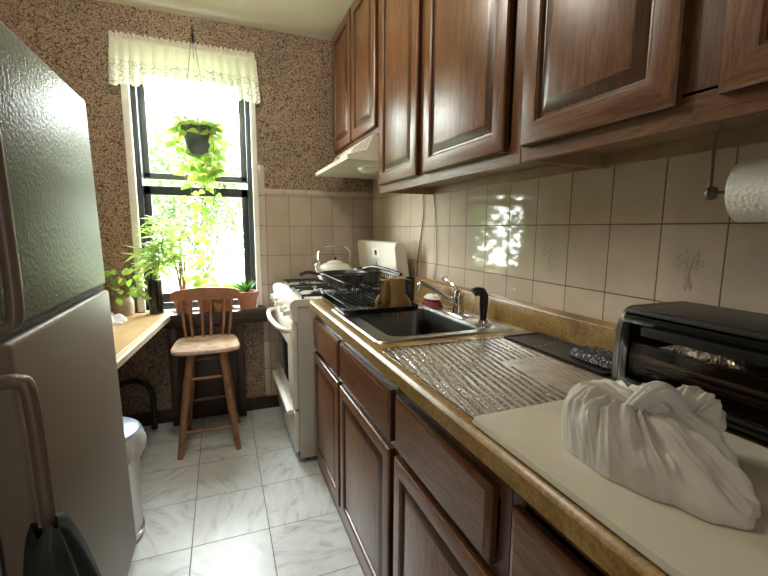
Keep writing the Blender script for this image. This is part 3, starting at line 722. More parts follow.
for nm, tx, bx, ty, by in (('fl', -.185, -.262, 2.475, 2.418), ('fr', -.022, .046, 2.475, 2.418), ('rl', -.185, -.240, 2.71, 2.775), ('rr', -.022, .050, 2.71, 2.775)):
    LEG[nm] = (Vector((bx, by, 0)), Vector((tx, ty, .580))); obj('leg', leg((bx, by, 0), (tx, ty, .580)), 'stool_wood', stl)
def at(nm, z): a, b = LEG[nm]; return a.lerp(b, z/.58)
for a, b, zs in (('fl', 'fr', (.435, .14)), ('rl', 'rr', (.47, .20)), ('fl', 'rl', (.37, .10)), ('fr', 'rr', (.37, .10))):
    for z in zs:
        p, q = at(a, z), at(b, z); mm = (p+q)/2
        obj('rung', MB().tube([p, p.lerp(q, .25), mm, p.lerp(q, .75), q], [.007, .009, .010, .009, .007], 8), 'stool_wood', stl)
cr = MB(); K = 14
for_r = []
for k in range(K+1):
    s = k/K*2-1; x = -.100+s*.198; y = 2.805-.028*s*s; zt = .905-.016*s*s-.01*(abs(s) > .97); zb = .826+.004*s*s
    for_r.append([Vector((x, y-.010, zb)), Vector((x, y-.011, (zb+zt)/2)), Vector((x, y-.008, zt)), Vector((x, y+.009, zt)), Vector((x, y+.010, (zb+zt)/2)), Vector((x, y+.010, zb))])
obj('back_rail', cr.rings(for_r), 'stool_wood', stl)
for x in (-.245, -.200, -.128, -.073, .010, .055):
    s = (x+.1)/.198; xs = -.103+(x+.1)*.82
    obj('spindle', MB().tube([(xs, 2.745, .603), (xs+(x-xs)*.4, 2.765, .69), (xs+(x-xs)*.6, 2.775, .74), (x, 2.800-.028*s*s, .83)], [.007, .0095, .008, .006], 8), 'stool_wood', stl)

# ------------------------------------------------------------------ curtain
rd = thing('curtain_rod', 'thin pale curtain rod above the window, ends bent to the wall', 'curtain rod', (-.14, 2.89, 2.325))
obj('rod', MB().tube([(-.525, YB-.001, 2.322), (-.525, 2.885, 2.322), (-.14, 2.882, 2.322), (.252, 2.885, 2.322), (.252, YB-.001, 2.322)], .005, 8), 'white_paint', rd)
cu = thing('curtain_valance', 'white gathered lace valance hanging across the top of the window', 'curtain', (-.14, 2.87, 2.32))
def val(uu, v):
    fl = 1-.55*math.exp(-((uu-.5)/.42)**2*1.0)
    ph = uu*2*PI*15+1.2*math.sin(uu*9)
    amp = (.006+.012*v)*(.6+.6*fl)
    z = 2.305-.232*v-(.010*abs(math.sin(uu*PI*9)))*v+.010*math.sin(uu*5)*v
    spread = (uu-.5)*.04*v
    return Vector((-.532+uu*.786+spread+.004*math.cos(ph), 2.868-amp*math.sin(ph)-.012*v+(.03*v if (uu < .03 or uu > .97) else 0), z))
mb = MB(); mb.grid(val, 260, 14); obj('drape', mb, 'lace', cu)
def rod_sleeve(uu, v):
    a = v*2*PI; k = 1+.25*math.sin(uu*2*PI*32)
    return Vector((-.527+uu*.776, 2.882+.009*k*math.cos(a), 2.320+.013*math.sin(a)))
mb = MB(); mb.grid(rod_sleeve, 200, 10); obj('rod_pocket', mb, 'lace', cu)
def ruff(uu, v): return Vector((-.527+uu*.776, 2.880+.007*math.sin(uu*2*PI*38)*(.4+v), 2.331+.024*v+.005*math.sin(uu*2*PI*27)*v))
mb = MB(); mb.grid(ruff, 300, 4); obj('heading', mb, 'lace', cu)
hk = MB(); hk.box(-.106, -.092, YB-.004, YB, 2.385, 2.435, .002); hk.tube(smooth_path([(-.099, YB-.003, 2.425), (-.099, 2.90, 2.425), (-.099, 2.85, 2.42), (-.099, 2.846, 2.44)], 4), .0035, 8)
tag(obj('wall_hook', hk, 'black_metal', origin=(-.099, YB, 2.4)), 'small dark wall hook above the curtain holding the hanging plant', 'hook')

# ------------------------------------------------------------------ plants
def leaf(mb, p, d, up, ln, wd, curl=.25, heart=True):
    """one curved leaf growing from p along d"""
    d = d.normalized(); sd = d.cross(up).normalized() if d.cross(up).length > .01 else d.orthogonal().normalized(); nn = sd.cross(d).normalized()
    st_ = [(-.08, .30), (.05, .80), (.28, 1.0), (.55, .80), (.80, .38), (1, 0)] if heart else [(0, .10), (.2, .7), (.45, 1.0), (.7, .72), (.9, .25), (1, 0)]
    L_, Cc, R_ = [], [], []
    for t_, w_ in st_:
        c = p+d*ln*max(t_, 0)-nn*curl*ln*t_*t_
        Cc.append(mb.bm.verts.new(c)); 
        if w_ > 0:
            e = p+d*ln*t_-nn*curl*ln*t_*t_
            L_.append(mb.bm.verts.new(e+sd*wd*w_*.5+nn*wd*.10*w_)); R_.append(mb.bm.verts.new(e-sd*wd*w_*.5+nn*wd*.10*w_))
    n = len(L_)
    for i in range(n-1):
        mb.bm.faces.new((Cc[i], Cc[i+1], L_[i+1], L_[i])).material_index = mb.mi; mb.bm.faces.new((Cc[i+1], Cc[i], R_[i], R_[i+1])).material_index = mb.mi
    mb.bm.faces.new((Cc[n-1], Cc[n], L_[n-1])).material_index = mb.mi; mb.bm.faces.new((Cc[n], Cc[n-1], R_[n-1])).material_index = mb.mi
def rv(g, a=1): return Vector((g.uniform(-a, a), g.uniform(-a, a), g.uniform(-a, a)))
# hanging pothos
hp = thing('hanging_plant', 'trailing green plant in a dark pot hanging in front of the window', 'hanging plant', (-.10, 2.83, 1.685))
hc = Vector((-.10, 2.83, 0))
obj('pot', MB().lathe((-.10, 2.83, 0), [(.0, 1.70), (.052, 1.70), (.058, 1.704), (.080, 1.84), (.089, 1.842), (.089, 1.868), (.079, 1.868), (.076, 1.85)], 28), 'hang_pot', hp)
obj('soil', MB().lathe((-.10, 2.83, 0), [(.071, 1.852), (.0, 1.858)], 20), 'soil', hp)
mb = MB()
for a in (90, 210, 330):
    a = math.radians(a); mb.tube([(-.10+.080*math.cos(a), 2.83+.080*math.sin(a), 1.865), (-.099, 2.85, 2.425)], .0014, 5)
obj('hanger', mb, 'black_metal', hp)
g = random.Random(12); vm, lm = MB(), MB()
def vine(pts, n, ls, g, back=False, size=.042):
    pth = smooth_path(pts, 8); vm.tube(pth, .0017, 5)
    for k in range(n):
        i = int((k+.5)/n*(len(pth)-1)); p = pth[i]; side = 1 if k % 2 else -1
        dr = Vector((side*g.uniform(.5, 1.0), g.uniform(-.7, .1), g.uniform(-.7, .15)))
        lm.mi = 0 if g.random() < .55 else 1
        leaf(lm, p+dr.normalized()*.012, dr, Vector((0, -.8, .6)), ls*g.uniform(.75, 1.15), size*g.uniform(.8, 1.1), g.uniform(.1, .4))
for k in range(13):                               # short vines spilling over the rim
    a = 2*PI*k/13; e = Vector((math.cos(a), math.sin(a), 0)); l_ = g.uniform(.06, .17)
    if math.sin(a) < -.45: l_ = .0
    vine([hc+e*.03+Vector((0, 0, 1.86)), hc+e*.085+Vector((0, 0, 1.885+g.uniform(0, .03))), hc+e*g.uniform(.105, .14)+Vector((0, 0, 1.84-l_*.4)), hc+e*g.uniform(.10, .14)+Vector((0, 0, 1.80-l_))], (8 if l_ else 3), .050, g)
for k in range(16):
    a = g.uniform(-.5, PI+.5); e = Vector((math.cos(a), math.sin(a), 0)); lm.mi = k % 2
    leaf(lm, hc+e*.05+Vector((0, 0, 1.88+g.uniform(0, .03))), e+Vector((0, 0, g.uniform(.2, .9))), Vector((0, 0, 1)), .052, .044, .3)
for dx, dz, n in ((-.045, 1.56, 9), (-.01, 1.53, 9), (.03, 1.55, 9), (.06, 1.58, 8), (.085, 1.60, 8), (.02, 1.60, 7), (.05, 1.55, 8)):
    vine([hc+Vector((dx*.3, .05, 1.86)), hc+Vector((dx*.5, .095, 1.84)), hc+Vector((dx*1.05, .06, 1.70)), hc+Vector((dx*1.3+g.uniform(-.02, .02), -.02, dz))], n+9, .052, g, size=.05)
vine([hc+Vector((.08, -.02, 1.86)), hc+Vector((.10, -.03, 1.83)), hc+Vector((.045, -.05, 1.55)), hc+Vector((-.005, -.03, 1.35)), hc+Vector((.0, -.02, 1.15)), hc+Vector((-.02, -.02, .92))], 27, .050, g, size=.046)
vine([hc+Vector((-.07, -.02, 1.86)), hc+Vector((-.095, -.03, 1.80)), hc+Vector((-.045, -.05, 1.55)), hc+Vector((-.065, -.03, 1.38)), hc+Vector((-.055, -.02, 1.15)), hc+Vector((-.04, -.02, .98))], 20, .050, g, size=.046)
vine([hc+Vector((.06, -.05, 1.86)), hc+Vector((.085, -.07, 1.80)), hc+Vector((.085, -.05, 1.5)), hc+Vector((.045, -.03, 1.36)), hc+Vector((.03, -.02, 1.25))], 14, .040, g)
vine([hc+Vector((.02, -.06, 1.6)), hc+Vector((.03, -.03, 1.3)), hc+Vector((.025, -.02, 1.05)), hc+Vector((.03, -.02, .95))], 10, .042, g)
obj('vines', vm, 'stem', hp); obj('leaves', lm, ['leaf', 'leaf2'], hp)
# bamboo palm in dark vase
pv = thing('potted_palm', 'feathery light green palm in a tall black vase, left end of the sill', 'potted plant', (-.385, 2.865, .7425))
obj('vase', MB().lathe((-.385, 2.865, .7428), [(.036, 0), (.040, .004), (.041, .10), (.042, .215), (.036, .217), (.036, .19)], 24, cap0=True, cap1=True), 'black_gloss', pv)
g = random.Random(5); vm, lm = MB(), MB()
for k in range(12):
    top_ = Vector((-.385+g.uniform(-.02, .15), 2.855+g.uniform(-.06, .01), g.uniform(1.10, 1.34)))
    b_ = Vector((-.385+g.uniform(-.02, .02), 2.865, .94)); pth = smooth_path([b_, b_.lerp(top_, .5)+Vector((-.012, 0, .01)), top_], 6); vm.tube(pth, [.0032*(1-.04*i) for i in range(len(pth))], 6)
    for q in range(13):
        p = pth[min(len(pth)-1, 5+q*8//12)]; an = g.uniform(0, 2*PI)
        d = Vector((math.cos(an), -abs(math.sin(an))*.6, g.uniform(-.45, .8))); lm.mi = g.randrange(2)
        leaf(lm, p, d, Vector((0, -.6, .7)), g.uniform(.08, .14), g.uniform(.014, .022), .35, False)
obj('stems', vm, 'stem', pv); obj('leaves', lm, ['leaf', 'leaf2'], pv)
def clay_pot(parent, c, r0, r1, h, mat='terracotta'):
    obj('pot', MB().lathe(c, [(r0, .0004), (r1*.96, h*.76), (r1*1.07, h*.765), (r1*1.09, h), (r1*.95, h), (r1*.9, h*.9)], 28, cap0=True), mat, parent)
    obj('soil', MB().lathe((c[0], c[1], c[2]+h*.9), [(r1*.91, 0), (0, .004)], 20), 'soil', parent)
# leafless canes
t = thing('cane_plant', 'clump of bare pinkish brown canes in a clay pot behind the stool', 'potted plant', (-.235, 2.87, .7425)); clay_pot(t, (-.235, 2.87, .7425), .042, .058, .115)
vm, lm = MB(), MB(); g = random.Random(9)
for dx, tx, h in ((-.02, -.045, 1.17), (-.008, -.005, 1.10), (.005, .0, 1.22), (.018, .022, 1.07)):
    pth = smooth_path([(-.235+dx*.5, 2.87, .845), (-.235+dx, 2.868, .97), (-.235+tx, 2.86, h)], 5); vm.tube(pth, .0055, 7)
    for q in range(5):
        lm.mi = g.randrange(2); leaf(lm, pth[-1-q//2], Vector((g.uniform(-1, 1), -.4, g.uniform(-.2, 1))), Vector((0, -.5, .8)), .085, .016, .3, False)
obj('canes', vm, 'stem_brown', t); obj('leaves', lm, ['leaf', 'leaf2'], t)
# climbing plant on two stakes
t = thing('staked_plant', 'climbing plant with round leaves on two thin stakes, middle of the sill', 'potted plant', (-.10, 2.885, .7425)); clay_pot(t, (-.10, 2.885, .7425), .045, .06, .115)
mb = MB(); mb.tube([(-.113, 2.885, .84), (-.094, 2.875, 1.46)], .0035, 6); mb.tube([(-.120, 2.885, .84), (-.165, 2.875, 1.33)], .003, 6); obj('stakes', mb, 'stem_brown', t)
g = random.Random(2); vm, lm = MB(), MB()
for k in range(9):
    z = g.uniform(.92, 1.3); lm.mi = g.randrange(2); leaf(lm, Vector((-.11+g.uniform(-.03, .03), 2.86, z)), Vector((g.uniform(-1, 1), -.4, g.uniform(-.6, .4))), Vector((0, -.9, .4)), .05, .042, .2)
obj('leaves', lm, ['leaf', 'leaf2'], t); vm.bm.free()
# broad low leaves
t = thing('broadleaf_plant', 'low plant with broad upright leaves in a clay pot behind the stool back', 'potted plant', (.005, 2.865, .7425)); clay_pot(t, (.005, 2.865, .7425), .042, .056, .105)
lm = MB(); g = random.Random(8)
for k in range(17):
    a = g.uniform(0, 2*PI); e = Vector((math.cos(a)*1.0, math.sin(a)*.3, g.uniform(.25, 1.2))); lm.mi = 0 if k % 3 else 1
    leaf(lm, Vector((.005, 2.865, .84)), e, Vector((0, -.6, .7)), g.uniform(.09, .15), g.uniform(.035, .05), .35, False)
for k in range(8):
    lm.mi = 1; a = g.uniform(0, 2*PI); leaf(lm, Vector((-.17+g.uniform(-.03, .06), 2.84, .90+g.uniform(-.02, .07))), Vector((math.cos(a), -.4, g.uniform(-.2, .9))), Vector((0, -.8, .6)), .06, .05, .25)
obj('leaves', lm, ['leaf', 'leaf2'], t)
# little plant at the right
t = thing('small_potted_plant', 'small spiky dark green plant in a wide clay pot, right end of the sill', 'potted plant', (.152, 2.865, .7425)); clay_pot(t, (.152, 2.865, .7425), .050, .066, .118)
lm = MB(); g = random.Random(6)
for k in range(13):
    a = g.uniform(0, 2*PI); leaf(lm, Vector((.152, 2.865, .85)), Vector((math.cos(a)*.8, math.sin(a)*.5, g.uniform(.4, 1.3))), Vector((0, -.6, .7)), g.uniform(.07, .12), .022, .25, False)
obj('leaves', lm, 'leaf3', t)
# two little clay pots in front
for x, lab in ((-.205, 'tiny empty clay pot at the sill edge behind the left stool spindles'), (-.035, 'tiny clay pot with a green sprout at the sill edge behind the stool spindles')):
    t = thing('tiny_clay_pot', lab, 'flower pot', (x, 2.822-.0, .7425)); obj('pot', MB().lathe((x, 2.822, .7425), [(.019, .0004), (.024, .036), (.027, .037), (.027, .048), (.023, .048), (.021, .04), (.0, .04)], 18, cap0=True), 'terracotta', t)
    if x > -.1:
        lm = MB()
        for a in (0, 1.4, 2.6, 4.2): leaf(lm, Vector((x, 2.822, .783)), Vector((math.cos(a)*.7, math.sin(a)*.5, .7)), Vector((0, -.6, .7)), .038, .026, .2)
        obj('leaves', lm, 'leaf2', t)
# jar plant on the table
t = thing('jar_plant', 'trailing green plant in a beige jar on the light wooden table', 'potted plant', (-.56, 2.87, .7466))
obj('jar', MB().lathe((-.56, 2.87, .7468), [(.048, 0), (.054, .004), (.056, .08), (.050, .10), (.044, .105), (.044, .12), (.040, .12), (.038, .10)], 26, cap0=True), 'jar', t)
obj('soil', MB().lathe((-.56, 2.87, .85), [(.040, 0), (.0, .003)], 16), 'soil', t)
g = random.Random(3); vm, lm = MB(), MB()
for k, (ex, ey, ez) in enumerate(((.10, -.03, .96), (.13, -.01, .90), (.12, -.05, .85), (-.10, -.03, .98), (-.04, -.07, 1.01), (.04, -.05, 1.00), (.15, -.02, .80), (-.13, -.03, .90), (.0, -.09, .86))):
    p0 = Vector((-.56, 2.87, .855)); p2 = Vector((-.56+ex, 2.87+ey, ez)); pm = p0.lerp(p2, .5)+Vector((0, 0, .05)); pth = smooth_path([p0, pm, p2], 6); vm.tube(pth, .002, 5)
    for q in (4, 8, 12):
        lm.mi = g.randrange(2); leaf(lm, pth[q], (p2-p0)*.6+rv(g, .1), Vector((0, -.7, .6)), g.uniform(.045, .065), g.uniform(.032, .045), .3)
obj('stems', vm, 'stem', t); obj('leaves', lm, ['leaf', 'leaf2'], t)
# ------------------------------------------------------------------ things on the stove
kt = thing('tea_kettle', 'white enamel tea kettle with arched wire handle on the far rear of the stove', 'kettle', (.695, 2.66, .94))
kc = (.695, 2.66, .9405)
obj('body', MB().lathe(kc, [(.090, 0), (.106, .008), (.118, .035), (.115, .062), (.098, .090), (.072, .106), (.050, .110)], 36, cap0=True, cap1=True), 'enamel', kt)
ld = obj('lid', MB().lathe((kc[0], kc[1], kc[2]+.1105), [(.052, 0), (.050, .006), (.030, .015), (.008, .019)], 24, cap0=True, cap1=True), 'enamel', kt)
obj('knob', MB().lathe((kc[0], kc[1], kc[2]+.1295), [(.006, 0), (.013, .008), (.011, .018), (.004, .021)], 14, cap0=True, cap1=True), 'black_plastic', ld)
obj('spout', MB().tube(smooth_path([(.60, 2.64, .985), (.578, 2.633, 1.005), (.567, 2.628, 1.035), (.560, 2.625, 1.048)], 4), [.022]*3+[.016]*4+[.012]*6, 12), 'enamel', kt)
hpth = smooth_path([(.60, 2.66, 1.025), (.585, 2.66, 1.07), (.590, 2.66, 1.125), (.625, 2.66, 1.155), (.70, 2.66, 1.163), (.765, 2.66, 1.150), (.795, 2.66, 1.11), (.785, 2.66, 1.03)], 5)
obj('handle', MB().tube(hpth, .0055, 8), 'chrome', kt)
wk = thing('wok', 'black wok with side handle on the near front burner of the stove', 'wok', (.655, 2.31, .935))
obj('bowl', MB().lathe((.655, 2.31, .9355), [(.055, 0), (.085, .012), (.118, .042), (.138, .082), (.1415, .084), (.139, .088), (.115, .046), (.082, .017), (.0, .006)], 44, cap0=True), 'black_metal', wk)
obj('handle', MB().tube(smooth_path([(.522, 2.33, 1.015), (.49, 2.335, 1.020), (.45, 2.34, 1.026), (.42, 2.345, 1.018), (.41, 2.347, 1.010)], 4), [.008]*5+[.011]*12, 10), 'black_plastic', wk)
pn = thing('saucepan', 'dark saucepan with long black handle at the back of the stove beside the kettle', 'saucepan', (.84, 2.45, .94))
obj('pot', MB().lathe((.84, 2.47, .9405), [(.072, 0), (.078, .006), (.08, .085), (.083, .087), (.081, .090), (.077, .085), (.074, .010), (0, .008)], 32, cap0=True), 'toaster_side', pn)
obj('handle', MB().tube(smooth_path([(.80, 2.395, 1.035), (.835, 2.30, 1.052), (.88, 2.16, 1.042), (.905, 2.06, 1.028)], 6), [.007]*6+[.010]*13, 10), 'black_plastic', pn)

# ------------------------------------------------------------------ dish rack, gloves
dr = thing('dish_rack', 'black wire dish rack with ribbed drain tray at the far end of the sink', 'dish rack', (.63, 1.83, .918))
RX0, RX1, RY0, RY1 = .462, .80, 1.615, 2.045
mb = MB(); mb.rings([rrect(RX0, RX1, RY0, RY1, .03, .9185), rrect(RX0-.006, RX1+.006, RY0-.006, RY1+.006, .034, .940), rrect(RX0-.002, RX1+.002, RY0-.002, RY1+.002, .03, .940), rrect(RX0+.005, RX1-.005, RY0+.005, RY1-.005, .025, .9225)])
tr_ = obj('drain_tray', mb, 'black_gloss', dr)
mb = MB()
for k in range(11): x = RX0+.03+k*.028; mb.box(x-.004, x+.004, RY0+.02, RY1-.02, .9226, .9270, .002)
obj('ribs', mb, 'black_gloss', tr_)
mb = MB()
for z in (.955, 1.045): mb.tube(rrect(RX0+.015, RX1-.015, RY0+.04, RY1-.015, .03, z), .0032 if z > 1 else .0026, 6, closed=True)
for k in range(13):
    y = RY0+.06+k*.027
    mb.tube([(RX0+.015, y, 1.045), (RX0+.017, y, .950), (RX0+.04, y, .944), (RX1-.04, y, .944), (RX1-.017, y, .950), (RX1-.015, y, 1.045)], .0018, 5)
for k in range(9):
    x = RX0+.05+k*.030
    mb.tube([(x, RY0+.04, 1.045), (x, RY0+.042, .950), (x, RY0+.07, .944), (x, RY1-.04, .944), (x, RY1-.017, .950), (x, RY1-.015, 1.045)], .0018, 5)
obj('wire_basket', mb, 'black_metal', dr)
mb = MB()
for k in range(9):
    y = RY0+.075+k*.034
    mb.tube(smooth_path([(RX1-.11, y, .944), (RX1-.11, y, 1.03), (RX1-.095, y, 1.045), (RX1-.08, y, 1.03), (RX1-.08, y, .944)], 3), .0018, 5)
    mb.tube(smooth_path([(RX0+.09, y, .944), (RX0+.09, y, 1.0), (RX0+.105, y, 1.012), (RX0+.12, y, 1.0), (RX0+.12, y, .944)], 3), .0018, 5)
obj('prong_row', mb, 'black_metal', dr)
def glove(name, label, cx, cy, zt, tilt, mat, flip=1, sc_=1):
    t = thing(name, label, 'glove', (cx, cy, zt), 'rubber gloves')
    mb = MB(); rg = []
    for z, w_, d, sx in ((0, .040, .011, 0), (-.012, .041, .012, 0), (-.05, .036, .012, .002), (-.085, .037, .012, .004), (-.115, .041, .013, .004), (-.14, .040, .012, .004), (-.150, .034, .009, .004)):
        ring = []
        for k in range(20):
            a = 2*PI*k/20; x = w_*math.cos(a)*sc_; y = d*math.sin(a)*(1+.35*math.cos(3*a))
            ring.append(Vector((cx+x+sx*flip+tilt*z, cy+y, zt+z*sc_)))
        rg.append(ring)
    mb.rings(rg, True, False, True)
    for i, fx in enumerate((-.028, -.010, .010, .028)):
        b = Vector((cx+fx*sc_+.004*flip+tilt*-.14, cy, zt-.140*sc_)); ln = (.035, .05, .048, .034)[i]*sc_
        mb.tube([b, b+Vector((fx*.10, -.003, -ln*.6)), b+Vector((fx*.12, -.006, -ln))], [.0095, .009, .006], 8)
    b = Vector((cx+.036*flip*sc_+tilt*-.09, cy, zt-.088*sc_)); mb.tube([b, b+Vector((.016*flip, -.004, -.022)), b+Vector((.024*flip, -.006, -.048)), b+Vector((.022*flip, -.006, -.058))], [.012, .011, .009, .006], 8)
    obj('hand', mb, mat, t)
    obj('cuff', MB().tube([Vector((cx+.041*math.cos(2*PI*k/20)*sc_, cy+.012*math.sin(2*PI*k/20), zt)) for k in range(20)], .0028, 6, closed=True), 'glove_pale' if mat == 'glove' else 'glove', t)
glove('rubber_glove', 'tan rubber glove hanging in front, over the end of the dish rack', .700, 1.634, 1.062, -.03, 'glove', 1, .93)
glove('rubber_glove', 'second rubber glove, half hidden behind the tan one on the dish rack', .668, 1.664, 1.054, .05, 'glove', -1, .80)
t = thing('utensil_cup', 'black utensil cup beside the gloves at the dish rack', 'cup', (.865, 1.90, .911))
obj('cup', MB().lathe((.865, 1.90, .911), [(.036, 0), (.040, .004), (.043, .118), (.040, .118), (.036, .01), (0, .008)], 24, cap0=True), 'black_gloss', t)
mb = MB(); rg = random.Random(2)
def rag(uu, v):
    a = uu*2*PI; p = Vector((math.cos(a)*v, math.sin(a)*v, 0)); n = mn.noise(Vector((p.x*2.2, p.y*2.2, 3)))
    return Vector((.925+.042*p.x, 1.735+.075*p.y, .9125+max(.002, (.036+.02*n)*(1-v**3))))
mb.grid(rag, 40, 12); mb.mi = 0
tag(obj('dish_cloth', mb, 'red', origin=(.925, 1.735, .9125)), 'folded dark red cloth behind the faucet spout', 'cloth')
def rag2(uu, v):
    a = uu*2*PI; p = Vector((math.cos(a)*v, math.sin(a)*v, 0)); n = mn.noise(Vector((p.x*2.2, p.y*2.2, 9)))
    return Vector((.925+.036*p.x, 1.735+.060*p.y, .948+max(.0, (.014+.010*n)*(1-v**3))+.006*(1-v)))
mb = MB(); mb.grid(rag2, 40, 10); tag(obj('white_rag', mb, 'paper', origin=(.925, 1.735, .948)), 'small white rag lying on the dark red cloth', 'cloth')

# ------------------------------------------------------------------ worktop things near the photographer
mb = MB()
MX0, MX1, MY0, MY1 = .430, .856, .634, 1.122
def sheet(uu, v):
    x = MX0+uu*(MX1-MX0); y = MY0+v*(MY1-MY0)
    edge = min(uu, 1-uu, v, 1-v); e = min(1, edge/.03)
    amp = .0016*e*(1 if (uu < .62 or v > .55) else .15)
    xs_ = x-y*.16+.004*mn.noise(Vector((x*9, y*9, 4))); ridge = abs(math.sin(xs_*2*PI/.040))
    z = .9155+amp*(1-ridge)**2*2.2+.0011*e*mn.noise(Vector((x*22, y*12, 0)))+(.0035 if v > .985 or uu < .008 or v < .012 else 0)
    return Vector((x, y, z))
mb.grid(sheet, 170, 120); b = bmesh.new()
mb.box(MX0, MX1, MY0, MY1, .9125, .9142)
tag(obj('metal_sheet', mb, 'ribbed', origin=(.64, .88, .9122), angle=60), 'ribbed crinkled silver metal sheet lying on the worktop by the sink', 'metal sheet')
mb = MB(); mb.rings([rrect(.420, .800, -.12, .622, .012, .9146), rrect(.417, .803, -.123, .625, .014, .918), rrect(.420, .800, -.12, .622, .012, .9265), rrect(.426, .794, -.114, .616, .01, .928)])
tag(obj('cutting_board', mb, 'cream_board', origin=(.61, .25, .9146)), 'large cream plastic board on the worktop under the knotted white bag', 'cutting board')
ty = thing('dark_tray', 'flat dark slotted tray against the upstand, with a row of white dots', 'tray', (.94, .90, .911))
obj('plate', MB().rings([rrect(.866, 1.012, .725, 1.115, .006, .9112), rrect(.864, 1.014, .723, 1.117, .006, .921), rrect(.870, 1.008, .729, 1.111, .005, .921), rrect(.874, 1.004, .733, 1.107, .004, .917)]), 'toaster_top', ty)
for k in range(6):
    obj('dot', MB().lathe((.885+.021*k, .985+.002*k, .9172), [(.0022, 0), (.0018, .0008), (0, .001)], 10, cap0=True), 'white_plastic', ty)
def lump(uu, v):
    a = uu*2*PI; c, s = math.cos(a), math.sin(a); q = (1-v**4)**.5 if v < 1 else 0
    return Vector((.950+.048*v*(abs(c)**.7)*(1 if c > 0 else -1), .795+.100*v*(abs(s)**.7)*(1 if s > 0 else -1), .9215+.026*q+.003*mn.noise(Vector((c*v*4, s*v*4, 1)))*q))
mb = MB(); mb.grid(lump, 48, 12)
tag(obj('pot_holder', mb, 'speckle', origin=(.95, .795, .921)), 'black and white speckled padded pot holder between tray and toaster', 'pot holder')

to = thing('toaster_oven', 'black and grey toaster oven with glass door at the right end of the worktop', 'toaster oven', (.93, .45, .911))
TX0, TX1, TY0, TY1, TZ0, TZ1 = .826, 1.045, .215, .672, .925, 1.102
def tprof(o=0): return [(TX1-o, TZ0+o), (TX0+.012+o, TZ0+o), (TX0+.002+o, TZ0+.012+o), (TX0+o, TZ0+.05), (TX0+.003+o, TZ1-.05), (TX0+.012+o, TZ1-.02-o*.5), (TX0+.030+o*.6, TZ1-.004-o), (TX0+.045, TZ1-o), (TX1-o, TZ1-o)]
def frame(mb, a, b, y0, y1):   # shell between two profiles
    mb.rings([[Vector((p[0], y0, p[1])) for p in a], [Vector((p[0], y1, p[1])) for p in a], [Vector((p[0], y1, p[1])) for p in b], [Vector((p[0], y0, p[1])) for p in b]], wrap=True)
for y0_, y1_ in ((TY1-.016, TY1), (TY0, TY0+.016)):
    mb = MB(); mb.rings([[Vector((p[0], y, p[1])) for p in tprof(o)] for y, o in ((y0_, 0), (y1_-.004 if y1_ == TY1 else y1_, 0), (y1_, .003 if y1_ == TY1 else 0))]); obj('side_panel', mb, 'toaster_side', to)
mb = MB(); mb.box(TX0+.032, TX1, TY0+.016, TY1-.016, TZ1-.0055, TZ1-.0005, .001); mb.box(TX1-.006, TX1, TY0+.016, TY1-.016, TZ0, TZ1-.006); mb.box(TX0+.004, TX1-.006, TY0+.016, TY1-.016, TZ0, TZ0+.006); mb.box(TX0+.012, TX0+.034, TY0+.016, TY1-.016, TZ1-.012, TZ1-.004, .002)
obj('shell', mb, 'toaster_top', to)
obj('oven_liner', MB().box(TX0+.012, TX1-.006, TY1-.0185, TY1-.0162, TZ0+.006, TZ1-.012).box(TX0+.012, TX1-.006, TY0+.0162, TY0+.0185, TZ0+.006, TZ1-.012).box(TX1-.0085, TX1-.0062, TY0+.0185, TY1-.0185, TZ0+.006, TZ1-.012), 'black_metal', to, smooth=False)
mb = MB(); mb.box(TX0+.002, TX0+.009, TY0+.018, TY1-.018, TZ0+.008, TZ0+.022, .002); mb.box(TX0+.004, TX0+.011, TY0+.018, TY1-.018, TZ1-.032, TZ1-.015, .002)
mb.box(TX0+.002, TX0+.010, TY1-.036, TY1-.018, TZ0+.022, TZ1-.032, .001); mb.box(TX0+.002, TX0+.010, TY0+.018, TY0+.03, TZ0+.022, TZ1-.032, .001)
dd = obj('door_frame', mb, 'black_gloss', to)
obj('door_glass', MB().box(TX0+.005, TX0+.008, TY0+.03, TY1-.036, TZ0+.022, TZ1-.032), 'glass_smoked', dd, smooth=False)
obj('door_handle', MB().box(TX0-.016, TX0-.006, TY0+.05, TY1-.075, TZ1-.050, TZ1-.030, .003).box(TX0-.008, TX0+.004, TY1-.09, TY1-.078, TZ1-.046, TZ1-.034, .001).box(TX0-.008, TX0+.004, TY0+.055, TY0+.067, TZ1-.046, TZ1-.034, .001), 'handle_black', dd)
mb = MB()
for k in range(14): y = TY0+.03+k*.031; mb.tube([(TX0+.02, y, 1.022), (TX1-.03, y, 1.022)], .0015, 5)
mb.tube([(TX0+.022, TY0+.02, 1.022), (TX0+.022, TY1-.02, 1.022)], .0022, 6); mb.tube([(TX1-.03, TY0+.02, 1.022), (TX1-.03, TY1-.02, 1.022)], .0022, 6)
obj('rack', mb, 'black_metal', to)
for x, z in ((TX0+.030, .992), (TX0+.050, .972), (TX0+.09, .950)): obj('heater_tube', MB().tube([(x, TY0+.018, z), (x, TY1-.022, z)], .0055, 10), 'brown_bar', to)
mb = MB()
obj('crumb_tray', MB().box(TX0+.012, TX1-.02, TY0+.02, TY1-.02, .9325, .9345), 'black_metal', to)
for x in (TX0+.03, TX1-.03):
    for y in (TY0+.04, TY1-.04): obj('foot', MB().lathe((x, y, .911), [(.011, 0), (.010, .0145)], 10, cap0=True, cap1=True), 'black_plastic', to)
def foil(uu, v):
    x = TX0+.018+uu*.040+.010*v; y = .420+v*.165
    return Vector((x+.004*mn.noise(Vector((uu*9, v*20, 5))), y, 1.0255+.024*abs(mn.noise(Vector((uu*7, v*22, 0))))*math.sin(PI*v)+.020*math.sin(PI*v)*math.sin(PI*uu)))
mb = MB(); mb.grid(foil, 24, 70)
